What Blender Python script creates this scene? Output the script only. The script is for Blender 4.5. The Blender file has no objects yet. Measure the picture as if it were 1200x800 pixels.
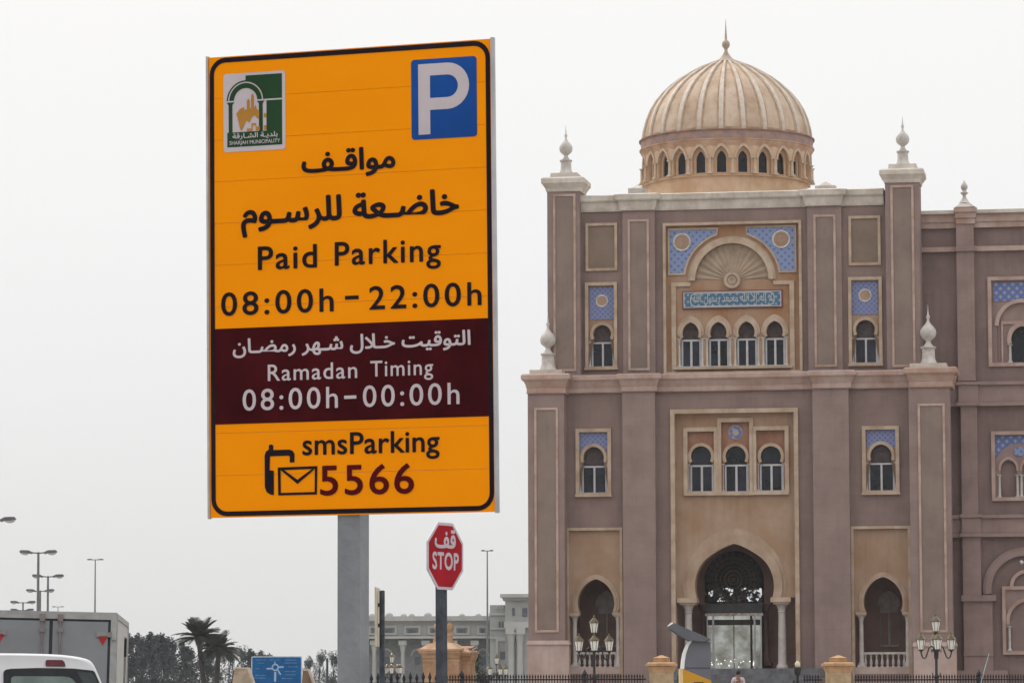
import bpy, bmesh, math, random
from mathutils import Vector, Matrix
from mathutils.geometry import tessellate_polygon, interpolate_bezier
random.seed(7)
PI = math.pi
SC = bpy.context.scene
COL = SC.collection

# ------------------------------------------------------------------ camera
FPX = 4472.0                       # focal length in pixels of a 1200 px wide frame
TH = math.atan(425 / FPX); RL = .003
_U0 = Vector((0, -math.sin(TH), math.cos(TH))); CF = Vector((0, math.cos(TH), math.sin(TH)))
CR = math.cos(RL) * Vector((1, 0, 0)) - math.sin(RL) * _U0
CU = math.sin(RL) * Vector((1, 0, 0)) + math.cos(RL) * _U0
CAM = Vector((0, 0, 1.6))
cd = bpy.data.cameras.new('camera'); cam = bpy.data.objects.new('camera', cd); COL.objects.link(cam)
cd.sensor_width = 36; cd.lens = FPX / 1200 * 36; cd.clip_start = .5; cd.clip_end = 5000
cam.matrix_world = Matrix(((CR.x, CU.x, -CF.x, CAM.x), (CR.y, CU.y, -CF.y, CAM.y), (CR.z, CU.z, -CF.z, CAM.z), (0, 0, 0, 1)))
SC.camera = cam

# ------------------------------------------------------------------ light
W = bpy.data.worlds.new('World'); SC.world = W; W.use_nodes = True
nt = W.node_tree; N = nt.nodes; LK = nt.links
bg = N['Background']; bg.inputs[1].default_value = .1
SUN_EL, SUN_AZ = math.radians(48), math.radians(-42)   # azimuth from +Y towards +X
sky = N.new('ShaderNodeTexSky'); sky.sky_type = 'NISHITA'; sky.sun_disc = False
sky.sun_elevation = SUN_EL; sky.sun_rotation = SUN_AZ; sky.dust_density = 5; sky.air_density = 1.2
tc = N.new('ShaderNodeTexCoord'); sp = N.new('ShaderNodeSeparateXYZ'); LK.new(tc.outputs['Generated'], sp.inputs[0])
rp = N.new('ShaderNodeValToRGB'); LK.new(sp.outputs[2], rp.inputs[0])
el = rp.color_ramp.elements
OVER = [(0, (.71, .708, .694)), (.03, (.77, .769, .76)), (.08, (.83, .833, .837)), (.13, (.885, .884, .884)), (.19, (.925, .918, .908)), (.5, (1.18, 1.16, 1.14)), (1, (1.3, 1.3, 1.3))]
el[0].position, el[0].color = OVER[0][0], (*OVER[0][1], 1); el[1].position, el[1].color = OVER[-1][0], (*OVER[-1][1], 1)
for p_, c_ in OVER[1:-1]:
    e_ = el.new(p_); e_.color = (*c_, 1)
ns = N.new('ShaderNodeTexNoise'); ns.inputs['Scale'].default_value = 2.2; ns.inputs['Detail'].default_value = 3
mpw = N.new('ShaderNodeMapping'); mpw.inputs['Scale'].default_value = (1, 1, 3); LK.new(tc.outputs['Generated'], mpw.inputs[0]); LK.new(mpw.outputs[0], ns.inputs[0])
mr = N.new('ShaderNodeMapRange'); mr.inputs[3].default_value = 9.45; mr.inputs[4].default_value = 10.55; LK.new(ns.outputs[0], mr.inputs[0])
vm = N.new('ShaderNodeVectorMath'); vm.operation = 'SCALE'; LK.new(rp.outputs[0], vm.inputs[0]); LK.new(mr.outputs[0], vm.inputs['Scale'])
mx = N.new('ShaderNodeMix'); mx.data_type = 'RGBA'; mx.inputs[0].default_value = .95
LK.new(sky.outputs[0], mx.inputs[6]); LK.new(vm.outputs[0], mx.inputs[7]); LK.new(mx.outputs[2], bg.inputs[0])
sl = bpy.data.lights.new('sun', 'SUN'); sl.energy = 1.5; sl.angle = math.radians(14); sl.color = (1, .95, .87)
so = bpy.data.objects.new('sun', sl); COL.objects.link(so)
SD = Vector((math.sin(SUN_AZ) * math.cos(SUN_EL), math.cos(SUN_AZ) * math.cos(SUN_EL), math.sin(SUN_EL)))
so.rotation_euler = SD.to_track_quat('Z', 'Y').to_euler(); so.location = (0, 0, 60)
SC.view_settings.view_transform = 'Standard'; SC.view_settings.look = 'None'
SC.view_settings.exposure = .1; SC.view_settings.gamma = 1
SC.cycles.use_denoising = True
SC.cycles.max_bounces = 6; SC.cycles.volume_bounces = 0; SC.cycles.transparent_max_bounces = 8

# ------------------------------------------------------------------ pixel geometry of the photograph -> points in the place
def ray(px, py):
    return (CF + CR * ((px - 600) / FPX) + CU * ((400 - py) / FPX))
def at(px, py, Y):                                # point at depth Y
    d = ray(px, py); return CAM + d * (Y / d.y)
class Frame:                                      # a local frame: x right, y away, z up
    def __init__(s, o, M): s.o, s.M = Vector(o), M; s.I = M.inverted()
    def hit(s, px, py, y=0):
        d = s.I @ ray(px, py); c = s.I @ (CAM - s.o); t = (y - c.y) / d.y
        return (c.x + d.x * t, c.z + d.z * t)
def rotm(yaw, pit=0, rol=0):
    return Matrix.Rotation(yaw, 3, 'Z') @ Matrix.Rotation(pit, 3, 'X') @ Matrix.Rotation(rol, 3, 'Y')

# ------------------------------------------------------------------ materials
MATS = {}
def newmat(name):
    m = bpy.data.materials.new(name); m.use_nodes = True
    return m, m.node_tree, m.node_tree.nodes['Principled BSDF']
def mat(name, c, rough=.7, metal=0, spec=.4, var=.12, scale=3, c2=None, streak=0, bump=.15, bscale=40, trans=0, course=0, rand=0):
    """a plain stuff with blotches (c2), vertical streaks and fine grain"""
    if name in MATS: return MATS[name]
    m, t, b = newmat(name); n, l = t.nodes, t.links
    b.inputs['Roughness'].default_value = rough; b.inputs['Metallic'].default_value = metal
    b.inputs['Specular IOR Level'].default_value = spec
    tc = n.new('ShaderNodeTexCoord')
    nz = n.new('ShaderNodeTexNoise'); nz.inputs['Scale'].default_value = scale; nz.inputs['Detail'].default_value = 7; nz.inputs['Roughness'].default_value = .62
    l.new(tc.outputs['Object'], nz.inputs[0])
    c2 = c2 or tuple(x * (1 - var * 2.2) for x in c); c1 = tuple(min(1, x * (1 + var)) for x in c)
    r = n.new('ShaderNodeValToRGB'); l.new(nz.outputs[0], r.inputs[0])
    r.color_ramp.elements[0].position = .36; r.color_ramp.elements[0].color = (*c2, 1)
    r.color_ramp.elements[1].position = .62; r.color_ramp.elements[1].color = (*c1, 1)
    out = r.outputs[0]
    if streak:
        mp = n.new('ShaderNodeMapping'); mp.inputs['Scale'].default_value = (3, 3, .22); l.new(tc.outputs['Object'], mp.inputs[0])
        n2 = n.new('ShaderNodeTexNoise'); n2.inputs['Scale'].default_value = 1.6; n2.inputs['Detail'].default_value = 5; l.new(mp.outputs[0], n2.inputs[0])
        r2 = n.new('ShaderNodeMapRange'); r2.inputs[1].default_value = .5; r2.inputs[2].default_value = .78; r2.inputs[3].default_value = 1; r2.inputs[4].default_value = 1 - streak
        l.new(n2.outputs[0], r2.inputs[0])
        v = n.new('ShaderNodeVectorMath'); v.operation = 'SCALE'; l.new(out, v.inputs[0]); l.new(r2.outputs[0], v.inputs['Scale']); out = v.outputs[0]
    if course:                                       # faint joints of the render courses
        sx = n.new('ShaderNodeSeparateXYZ'); cx = n.new('ShaderNodeCombineXYZ'); l.new(tc.outputs['Object'], sx.inputs[0]); l.new(sx.outputs[0], cx.inputs[0]); l.new(sx.outputs[2], cx.inputs[1])
        bk = n.new('ShaderNodeTexBrick'); bk.inputs['Scale'].default_value = 1; bk.inputs['Brick Width'].default_value = 1.05; bk.inputs['Row Height'].default_value = .42; bk.inputs['Mortar Size'].default_value = .014; bk.inputs['Mortar Smooth'].default_value = .6
        bk.inputs['Color1'].default_value = (1, 1, 1, 1); bk.inputs['Color2'].default_value = (.95, .95, .95, 1); bk.inputs['Mortar'].default_value = (1 - course,) * 3 + (1,)
        l.new(cx.outputs[0], bk.inputs['Vector']); mm = n.new('ShaderNodeVectorMath'); mm.operation = 'MULTIPLY'; l.new(out, mm.inputs[0]); l.new(bk.outputs[0], mm.inputs[1]); out = mm.outputs[0]
    if rand:
        oi = n.new('ShaderNodeObjectInfo'); rr_ = n.new('ShaderNodeMapRange'); rr_.inputs[3].default_value = 1 - rand; rr_.inputs[4].default_value = 1 + rand * 2.2; l.new(oi.outputs['Random'], rr_.inputs[0])
        mm = n.new('ShaderNodeVectorMath'); mm.operation = 'SCALE'; l.new(out, mm.inputs[0]); l.new(rr_.outputs[0], mm.inputs['Scale']); out = mm.outputs[0]
    l.new(out, b.inputs['Base Color'])
    if bump:
        n3 = n.new('ShaderNodeTexNoise'); n3.inputs['Scale'].default_value = bscale; n3.inputs['Detail'].default_value = 4; l.new(tc.outputs['Object'], n3.inputs[0])
        bp = n.new('ShaderNodeBump'); bp.inputs['Strength'].default_value = bump; bp.inputs['Distance'].default_value = .02
        l.new(n3.outputs[0], bp.inputs['Height']); l.new(bp.outputs[0], b.inputs['Normal'])
    if trans:
        b.inputs['Transmission Weight'].default_value = trans
    MATS[name] = m
    return m
def tile_mat(name, base, dark, light, sc):
    """glazed tile work: a lattice of small dark and pale motifs"""
    m, t, b = newmat(name); n, l = t.nodes, t.links
    b.inputs['Roughness'].default_value = .35
    tc = n.new('ShaderNodeTexCoord'); sx = n.new('ShaderNodeSeparateXYZ'); cx = n.new('ShaderNodeCombineXYZ'); l.new(tc.outputs['Object'], sx.inputs[0]); l.new(sx.outputs[0], cx.inputs[0]); l.new(sx.outputs[2], cx.inputs[1])
    mp = n.new('ShaderNodeMapping'); mp.inputs['Rotation'].default_value = (0, 0, math.radians(45)); l.new(cx.outputs[0], mp.inputs[0])
    ck = n.new('ShaderNodeTexVoronoi'); ck.voronoi_dimensions = '2D'; ck.inputs['Scale'].default_value = sc; ck.inputs['Randomness'].default_value = 0; ck.distance = 'CHEBYCHEV'
    l.new(mp.outputs[0], ck.inputs['Vector'])
    r = n.new('ShaderNodeValToRGB'); l.new(ck.outputs['Distance'], r.inputs[0])
    e = r.color_ramp.elements; e[0].position = .12; e[0].color = (*dark, 1); e[1].position = .46; e[1].color = (*light, 1)
    q = e.new(.2); q.color = (*base, 1); q = e.new(.38); q.color = (*base, 1)
    l.new(r.outputs[0], b.inputs['Base Color']); MATS[name] = m; return m

WALL = mat('stucco_brown', (.255, .18, .162), .9, var=.07, scale=.5, streak=.10, bump=.3, bscale=14, spec=.15, course=.10)
WALLP = mat('stucco_pilaster', (.28, .202, .184), .9, var=.06, scale=.7, streak=.08, bump=.3, bscale=14, spec=.15, course=.10)
WING = mat('stucco_wing', (.235, .166, .154), .9, var=.08, scale=.5, streak=.14, bump=.3, bscale=14, spec=.15, course=.10)
WINGP = mat('stucco_wing_trim', (.32, .228, .212), .9, var=.08, scale=.6, streak=.10, bump=.3, bscale=14, spec=.15, course=.10)
PINK = mat('stone_pink', (.42, .315, .28), .85, scale=.9, c2=(.36, .235, .19), streak=.12, bump=.3, bscale=9, spec=.2)
PLINTH = mat('stone_plinth', (.45, .35, .315), .85, scale=.7, c2=(.39, .28, .24), streak=.12, bump=.25, bscale=9, spec=.2)
CREAM = mat('stone_cream', (.58, .53, .475), .85, scale=1.1, c2=(.48, .42, .36), streak=.15, bump=.25, bscale=9, spec=.2)
CREAM2 = mat('stone_frame', (.46, .36, .28), .85, scale=1.1, c2=(.38, .27, .19), streak=.15, bump=.25, bscale=9, spec=.2)
TAN = mat('plaster_tan', (.355, .248, .178), .85, scale=.55, c2=(.325, .20, .125), streak=.14, bump=.2, bscale=10, spec=.2)
OCHRE = mat('plaster_ochre', (.335, .225, .155), .85, scale=.6, c2=(.32, .165, .08), streak=.14, bump=.2, bscale=10, spec=.2)
BRICKY = mat('plaster_russet', (.29, .16, .11), .85, scale=1.2, c2=(.25, .115, .07), bump=.2, bscale=10, spec=.2)
INNER = mat('panel_taupe', (.225, .165, .13), .9, scale=.7, var=.06, streak=.06, bump=.25, bscale=12, spec=.15)
SHELL = mat('plaster_shell', (.43, .335, .25), .85, scale=1.5, var=.08, bump=.2, bscale=12, spec=.2)
DOMEM = mat('dome_plaster', (.53, .42, .325), .75, scale=.9, c2=(.44, .315, .22), streak=.14, bump=.2, bscale=8, spec=.25)
DOMER = mat('dome_rib', (.60, .53, .46), .7, scale=1.2, c2=(.45, .36, .28), bump=.1, spec=.3)
DOMEG = mat('dome_rust_edge', (.42, .30, .21), .8, scale=2, c2=(.33, .21, .14), bump=.1)
DRUM = mat('drum_plaster', (.53, .38, .26), .85, scale=.8, c2=(.47, .30, .18), streak=.10, bump=.2, bscale=9)
DBAND = mat('drum_mosaic_band', (.22, .16, .175), .7, scale=2.6, c2=(.40, .25, .17), bump=.2)
BLUET = tile_mat('blue_tiles', (.135, .16, .335), (.085, .10, .25), (.21, .235, .38), 5.6)
BLUET2 = tile_mat('blue_spandrel_tiles', (.17, .225, .40), (.07, .09, .25), (.21, .265, .44), 4.0)
BLUEW = tile_mat('blue_white_tiles', (.12, .17, .40), (.36, .34, .32), (.07, .1, .25), 3.6)
TEALT = tile_mat('teal_banner_tiles', (.06, .15, .24), (.30, .38, .42), (.05, .09, .19), 4.2)
GLASS = mat('window_glass', (.012, .013, .021), .14, spec=.26, var=.4, scale=.8, bump=0, rand=.6)
LUN = mat('lunette_grey', (.075, .058, .058), .6, spec=.2, var=.15, scale=6, bump=.2)
WHITE = mat('white_frame', (.52, .51, .53), .5, spec=.35, var=.05, bump=0)
COLST = mat('column_white', (.49, .445, .42), .7, var=.08, scale=3, bump=.1)
PFILL = mat('stucco_inset', (.245, .185, .158), .9, var=.06, scale=.7, streak=.08, bump=.3, bscale=14, spec=.15)
LINE = mat('moulding_pale_pink', (.44, .325, .275), .85, scale=1.5, c2=(.36, .24, .19), spec=.2)
ARCHV = mat('archivolt_stone', (.40, .30, .225), .85, scale=1.0, c2=(.35, .24, .165), streak=.12, bump=.25, bscale=9, spec=.2)
DARKW = mat('dark_wood', (.035, .022, .018), .6, spec=.3, var=.3)
DARKIN = mat('inner_plaster', (.27, .165, .135), .9, var=.1, scale=1, bump=.2)  # red-brown plaster of the recesses and inner columns
BLACKM = mat('black_iron', (.012, .012, .016), .5, spec=.4, var=.2, scale=8)
FENCEM = mat('dark_iron_fence', (.022, .016, .02), .6, spec=.3, var=.3, scale=9)

# ------------------------------------------------------------------ mesh builder
class MB:
    def __init__(s): s.v = []; s.f = []; s.sm = False
    def add(s, vs, fs):
        o = len(s.v); s.v += [tuple(p) for p in vs]; s.f += [tuple(i + o for i in f) for f in fs]; return s
    def box(s, x0, x1, y0, y1, z0, z1):
        return s.add([(x0, y0, z0), (x1, y0, z0), (x1, y1, z0), (x0, y1, z0), (x0, y0, z1), (x1, y0, z1), (x1, y1, z1), (x0, y1, z1)],
                     [(0, 1, 5, 4), (1, 2, 6, 5), (2, 3, 7, 6), (3, 0, 4, 7), (4, 5, 6, 7), (3, 2, 1, 0)])
    def frust(s, x0, x1, y0, y1, z0, z1, i):             # box whose top is inset by i
        return s.add([(x0, y0, z0), (x1, y0, z0), (x1, y1, z0), (x0, y1, z0), (x0 + i, y0 + i, z1), (x1 - i, y0 + i, z1), (x1 - i, y1 - i, z1), (x0 + i, y1 - i, z1)],
                     [(0, 1, 5, 4), (1, 2, 6, 5), (2, 3, 7, 6), (3, 0, 4, 7), (4, 5, 6, 7), (3, 2, 1, 0)])
    def plate(s, outer, holes, y0, y1, back=True):        # polygon in x,z from y0 (front) to y1, with holes
        loops = [outer] + list(holes)
        tris = tessellate_polygon([[Vector((p[0], p[1], 0)) for p in L] for L in loops])
        P = [p for L in loops for p in L]; n = len(P); fs = []
        for t in tris:
            a, b, c = (P[i] for i in t)
            cr = (b[0] - a[0]) * (c[1] - a[1]) - (b[1] - a[1]) * (c[0] - a[0])
            t = tuple(t) if cr > 0 else (t[0], t[2], t[1])
            fs.append(t)
            if back and y1 != y0: fs.append(tuple(n + i for i in reversed(t)))
        vs = [(p[0], y0, p[1]) for p in P]
        if y1 != y0:
            vs += [(p[0], y1, p[1]) for p in P]; o = 0
            for k, L in enumerate(loops):
                A = sum(L[i - 1][0] * L[i][1] - L[i][0] * L[i - 1][1] for i in range(len(L)))
                ccw = (A > 0) == (k == 0)
                for i in range(len(L)):
                    a, b = o + i, o + (i + 1) % len(L)
                    fs.append((a, a + n, b + n, b) if ccw else (a, b, b + n, a + n))
                o += len(L)
        return s.add(vs, fs)
    def ring(s, inner, outer, y0, y1, closed=False):      # band between two matching polylines, extruded
        n = len(inner); vs = []
        for y in (y0, y1): vs += [(p[0], y, p[1]) for p in inner] + [(p[0], y, p[1]) for p in outer]
        fs = []; m = n if closed else n - 1
        for i in range(m):
            j = (i + 1) % n
            fs += [(i, j, n + j, n + i), (2 * n + i, 3 * n + i, 3 * n + j, 2 * n + j), (i, 2 * n + i, 2 * n + j, j), (n + i, n + j, 3 * n + j, 3 * n + i)]
        if not closed:
            fs += [(0, n, 3 * n, 2 * n), (n - 1, 3 * n - 1, 4 * n - 1, 2 * n - 1)]
        return s.add(vs, fs)
    def lathe(s, prof, seg=16, c=(0, 0, 0), caps=True):
        vs = []; fs = []; n = len(prof)
        for r, z in prof:
            for k in range(seg):
                a = 2 * PI * k / seg; vs.append((c[0] + r * math.cos(a), c[1] + r * math.sin(a), c[2] + z))
        for i in range(n - 1):
            for k in range(seg):
                j = (k + 1) % seg; fs.append((i * seg + k, i * seg + j, (i + 1) * seg + j, (i + 1) * seg + k))
        if caps: fs += [tuple(range(seg - 1, -1, -1)), tuple((n - 1) * seg + k for k in range(seg))]
        return s.add(vs, fs)
    def tube(s, pts, r, seg=6):
        pts = [Vector(p) for p in pts]; vs = []; fs = []
        rr = r if isinstance(r, (list, tuple)) else [r] * len(pts)
        for i, p in enumerate(pts):
            d = (pts[min(i + 1, len(pts) - 1)] - pts[max(i - 1, 0)]).normalized()
            a = d.cross(Vector((0, 1, 0)) if abs(d.y) < .9 else Vector((1, 0, 0))).normalized(); b = d.cross(a)
            for k in range(seg):
                t = 2 * PI * k / seg; vs.append(p + (a * math.cos(t) + b * math.sin(t)) * rr[i])
        for i in range(len(pts) - 1):
            for k in range(seg):
                j = (k + 1) % seg; fs.append((i * seg + k, i * seg + j, (i + 1) * seg + j, (i + 1) * seg + k))
        fs += [tuple(range(seg - 1, -1, -1)), tuple((len(pts) - 1) * seg + k for k in range(seg))]
        return s.add(vs, fs)
    def mesh(s, name, m, smooth=False, fix=True):
        me = bpy.data.meshes.new(name); me.from_pydata(s.v, [], s.f); me.update()
        if fix:
            bm = bmesh.new(); bm.from_mesh(me); bmesh.ops.recalc_face_normals(bm, faces=bm.faces); bm.to_mesh(me); bm.free()
        me.materials.append(m)
        if smooth:
            for p in me.polygons: p.use_smooth = True
            try: me.set_sharp_from_angle(angle=math.radians(38))
            except Exception: pass
        return me
def link(name, data, parent=None, loc=(0, 0, 0), rot=(0, 0, 0)):
    o = bpy.data.objects.new(name, data); COL.objects.link(o)
    o.parent = parent; o.location = loc; o.rotation_euler = rot; return o
def part(name, mb, m, parent, loc=(0, 0, 0), rot=(0, 0, 0), smooth=False, fix=True):
    return link(name, mb.mesh(name, m, smooth, fix), parent, loc, rot)
def tag(o, label=None, cat=None, group=None, kind=None):
    for k, v in (('label', label), ('category', cat), ('group', group), ('kind', kind)):
        if v: o[k] = v
    return o
def thing(name, label, cat, loc=(0, 0, 0), rz=0, group=None):
    return tag(link(name, None, None, loc, (0, 0, rz)), label, cat, group)
def copy_tree(o, parent=None):
    c = o.copy(); COL.objects.link(c); c.parent = parent
    for ch in list(o.children): copy_tree(ch, c)
    return c
def text_polys(s, space):
    """outlines of a line of lettering: a list of (outer loop, hole loops)"""
    cu = bpy.data.curves.new('lettering', 'FONT'); cu.body = s; cu.space_character = space
    o = bpy.data.objects.new('lettering', cu); COL.objects.link(o)
    dg = bpy.context.evaluated_depsgraph_get(); c2 = o.to_curve(dg); L = []
    for sp_ in c2.splines:
        pts = []
        if sp_.type == 'BEZIER':
            P = sp_.bezier_points; n = len(P)
            for i in range(n):
                p, q = P[i], P[(i + 1) % n]
                if (p.handle_right - p.co).length < 1e-6 and (q.handle_left - q.co).length < 1e-6: pts.append(p.co.copy())
                else: pts += [v.copy() for v in interpolate_bezier(p.co, p.handle_right, q.handle_left, q.co, 5)[:-1]]
        else: pts = [Vector(p.co[:3]) for p in sp_.points]
        cl = []
        for p in pts:
            if not cl or (Vector(cl[-1]) - Vector((p.x, p.y))).length > 1e-4: cl.append((p.x, p.y))
        if len(cl) > 2: L.append(cl)
    o.to_curve_clear(); bpy.data.objects.remove(o); bpy.data.curves.remove(cu)
    area = lambda l: sum(l[i - 1][0] * l[i][1] - l[i][0] * l[i - 1][1] for i in range(len(l))) / 2
    A = [area(l) for l in L]; big = max(range(len(L)), key=lambda i: abs(A[i])); sg = 1 if A[big] > 0 else -1
    def inside(p, l):
        c = False
        for i in range(len(l)):
            (x1, y1), (x2, y2) = l[i - 1], l[i]
            if (y1 > p[1]) != (y2 > p[1]) and p[0] < (x2 - x1) * (p[1] - y1) / (y2 - y1) + x1: c = not c
        return c
    outs = [(i, []) for i in range(len(L)) if A[i] * sg > 0]
    for i in range(len(L)):
        if A[i] * sg < 0:
            c = [q for q in outs if inside(L[i][0], L[q[0]])]
            if c: min(c, key=lambda q: abs(A[q[0]]))[1].append(i)
    return [(L[i], [L[j] for j in h]) for i, h in outs]
def text_mb(s, x0, x1, z0, z1, y, bold=.012, space=1.0, step=6e-5):
    """lettering fitted into the rectangle x0..x1, z0..z1 on the plane y; strokes are thickened by laying shifted copies just over each other"""
    PL = text_polys(s, space); X = [p[0] for o, h in PL for p in o]; Y = [p[1] for o, h in PL for p in o]
    a, b, c, d = min(X), max(X), min(Y), max(Y); mb = MB()
    sx = (x1 - x0) / (b - a + 2 * bold); sz = (z1 - z0) / (d - c + 2 * bold)
    for k in range(9 if bold else 1):
        ox, oz = (bold * math.cos(k * PI / 4), bold * math.sin(k * PI / 4)) if k < 8 and bold else (0, 0)
        f = lambda l: [(x0 + (p[0] - a + bold + ox) * sx, z0 + (p[1] - c + bold + oz) * sz) for p in l]
        for j, (o, h) in enumerate(PL): mb.plate(f(o), [f(q) for q in h], y - k * step - j % 3 * step * .3, y - k * step - j % 3 * step * .3)
    return mb
# Arabic letters joined by hand: isolated form code point, number of forms
_AR = {'ـ': (0x640, 4), 'ا': (0xFE8D, 2), 'ب': (0xFE8F, 4), 'ة': (0xFE93, 2), 'ت': (0xFE95, 4), 'ح': (0xFEA1, 4), 'خ': (0xFEA5, 4), 'د': (0xFEA9, 2), 'ر': (0xFEAD, 2),
       'س': (0xFEB1, 4), 'ش': (0xFEB5, 4), 'ض': (0xFEBD, 4), 'ع': (0xFEC9, 4), 'ف': (0xFED1, 4), 'ق': (0xFED5, 4), 'ل': (0xFEDD, 4), 'م': (0xFEE1, 4),
       'ن': (0xFEE5, 4), 'ه': (0xFEE9, 4), 'و': (0xFEED, 2), 'ي': (0xFEF1, 4), 'إ': (0xFE87, 2), 'لا': (0xFEFB, 2), 'لإ': (0xFEF9, 2)}
def arabic(s):
    ws = []
    for w in s.split(' '):
        L = []; i = 0
        while i < len(w):
            if w[i:i + 2] in ('لا', 'لإ'): L.append(w[i:i + 2]); i += 2
            else: L.append(w[i]); i += 1
        o = []
        for i, ch in enumerate(L):
            if ch == 'ـ': o.append(ch); continue
            b, n = _AR[ch]; prev = i > 0 and _AR[L[i - 1]][1] == 4; nxt = i < len(L) - 1 and n == 4
            o.append(chr(b + (3 if prev and nxt else 1 if prev else 2 if nxt else 0)))
        ws.append(''.join(reversed(o)))
    return ' '.join(reversed(ws))
def rrect(x0, x1, z0, z1, r, n=6):
    o = []
    for cx, cz, a0 in ((x1 - r, z1 - r, 0), (x0 + r, z1 - r, PI / 2), (x0 + r, z0 + r, PI), (x1 - r, z0 + r, 1.5 * PI)):
        for k in range(n + 1):
            a = a0 + PI / 2 * k / n; o.append((cx + r * math.cos(a), cz + r * math.sin(a)))
    return o
def circ(cx, cz, r, n=24): return [(cx + r * math.cos(2 * PI * k / n), cz + r * math.sin(2 * PI * k / n)) for k in range(n)]

# ------------------------------------------------------------------ ground, road, pavement
GROUND = mat('sandy_ground', (.34, .31, .27), .95, var=.15, scale=.2, bump=.3, bscale=5)
ROADM = mat('asphalt', (.06, .06, .062), .9, var=.15, scale=.6, bump=.3, bscale=30)
PAVEM = mat('pavement_concrete', (.36, .34, .31), .9, var=.12, scale=1, bump=.3, bscale=12)
tag(part('ground', MB().box(-700, 700, -250, 1050, -.5, 0), GROUND, None), kind='structure')
tag(part('pavement', MB().box(-60, 60, -6, 24, .004, .14), PAVEM, None), kind='structure')
tag(part('road', MB().box(-300, 300, 28, 60, .004, .012), ROADM, None), kind='structure')
tag(part('car_park', MB().box(-90, -4, 24.5, 27.5, .004, .012).box(-90, -3.5, 60.5, 135, .004, .012), ROADM, None), kind='structure')
mk = MB()
for k in range(60): mk.box(-180 + k * 6, -177 + k * 6, 43.9, 44.1, .012, .016)
tag(part('road_marking', mk, mat('road_paint', (.75, .75, .72), .7, var=.1), None), kind='structure')

# =================================================================== the parking sign
YEL = None
m, t, b = newmat('sign_yellow_sheeting'); b.inputs['Roughness'].default_value = .6; b.inputs['Specular IOR Level'].default_value = .04
n_, l_ = t.nodes, t.links
tc_ = n_.new('ShaderNodeTexCoord'); mp_ = n_.new('ShaderNodeMapping'); mp_.inputs['Scale'].default_value = (1.2, 1, 3.2); l_.new(tc_.outputs['Object'], mp_.inputs[0])
q_ = n_.new('ShaderNodeTexNoise'); q_.inputs['Scale'].default_value = 1.3; q_.inputs['Detail'].default_value = 6; l_.new(mp_.outputs[0], q_.inputs[0])
r_ = n_.new('ShaderNodeValToRGB'); l_.new(q_.outputs[0], r_.inputs[0])
r_.color_ramp.elements[0].position = .3; r_.color_ramp.elements[0].color = (.86, .268, .001, 1); r_.color_ramp.elements[1].position = .7; r_.color_ramp.elements[1].color = (.91, .292, .002, 1)
l_.new(r_.outputs[0], b.inputs['Base Color']); YEL = m
SBLACK = mat('sign_black', (.014, .010, .016), .4, spec=.06, var=.1)
SMAROON = mat('sign_maroon', (.050, .0038, .0065), .45, spec=.06, var=.14, scale=5, bump=0)
SRED = mat('sign_maroon_digits', (.085, .004, .006), .45, spec=.06, var=.05, bump=0)
SGREY = mat('sign_silver_print', (.52, .465, .50), .45, spec=.06, var=.04, bump=0)
SBLUE = mat('sign_blue', (.012, .072, .30), .4, spec=.06, var=.08, bump=0)
SGREEN = mat('sign_green', (.022, .062, .028), .45, spec=.06, var=.08, bump=0)
SGOLD = mat('sign_gold', (.42, .19, .015), .5, var=.1, bump=0)
ALU = mat('aluminium', (.42, .42, .44), .38, metal=.75, var=.08, scale=6, bump=.05)
GALV = mat('galvanised_steel', (.215, .225, .245), .42, metal=.55, scale=5, c2=(.175, .185, .205), streak=.22, bump=.1)

sc_c, sc_M = Vector((-.6218, 14.5512, 3.2194)), rotm(-.3557, .0203, 0)
SF = Frame(sc_c, sc_M)
sign = thing('parking_sign', 'tall orange paid parking sign with maroon Ramadan band on a grey steel post', 'sign', (sc_c.x, sc_c.y, .14))
bp = at(413.7, 700, 14.62)
PM = Matrix.Rotation(-.3557, 4, 'Z')
ps = part('post', MB().box(-.046, .046, -.046, .046, 0, 4.0 - .14).box(-.05, .05, -.05, .05, 3.86, 3.875), GALV, sign, (bp.x - sc_c.x, 14.64 - sc_c.y, 0), (0, 0, -.3557))
part('base_plate', MB().box(-.15, .15, -.15, .15, 0, .018), GALV, sign, ps.location, (0, 0, -.3557))
board = part('sign_board', MB().box(-.590, .585, .006, .024, -.897, .897), ALU, sign)
board.matrix_local = Matrix.Translation(sc_c - sign.location) @ sc_M.to_4x4()
for x0, x1, nm in ((-.6008, -.5915, 'edge_strip'), (.588, .6008, 'edge_strip')):
    part(nm, MB().box(x0, x1, -.006, .012, -.902, .902), ALU, board)
NPL = 11; ph = 1.796 / NPL
for k in range(NPL):
    z0 = -.898 + k * ph
    part('plank', MB().box(-.5915, .588, -.0003 * (k % 2), .0055, z0 + .00055, z0 + ph - .00055), YEL, board)
for z in (-.62, 0, .62):
    part('mounting_rail', MB().box(-.5, .5, .0245, .05, z - .02, z + .02), ALU, board)
    part('clamp', MB().box(-.07, .07, .05, .14, z - .025, z + .025), GALV, board, )
YP = -.0016
def sr(px0, py0, px1, py1): return (*SF.hit(px0, py0, YP), *SF.hit(px1, py1, YP))
ring = MB().ring(rrect(-.568, .566, -.874, .874, .048), rrect(-.586, .584, -.892, .893, .066), YP - .0006, YP + .0004, closed=True)
part('black_border', ring, SBLACK, board)
a = SF.hit(251.7, 385.2, YP); b2 = SF.hit(572.5, 372.9, YP); c2 = SF.hit(573.9, 488, YP); d2 = SF.hit(251.7, 496.7, YP)
mzt = (a[1] + b2[1]) / 2; mzb = (c2[1] + d2[1]) / 2
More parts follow.
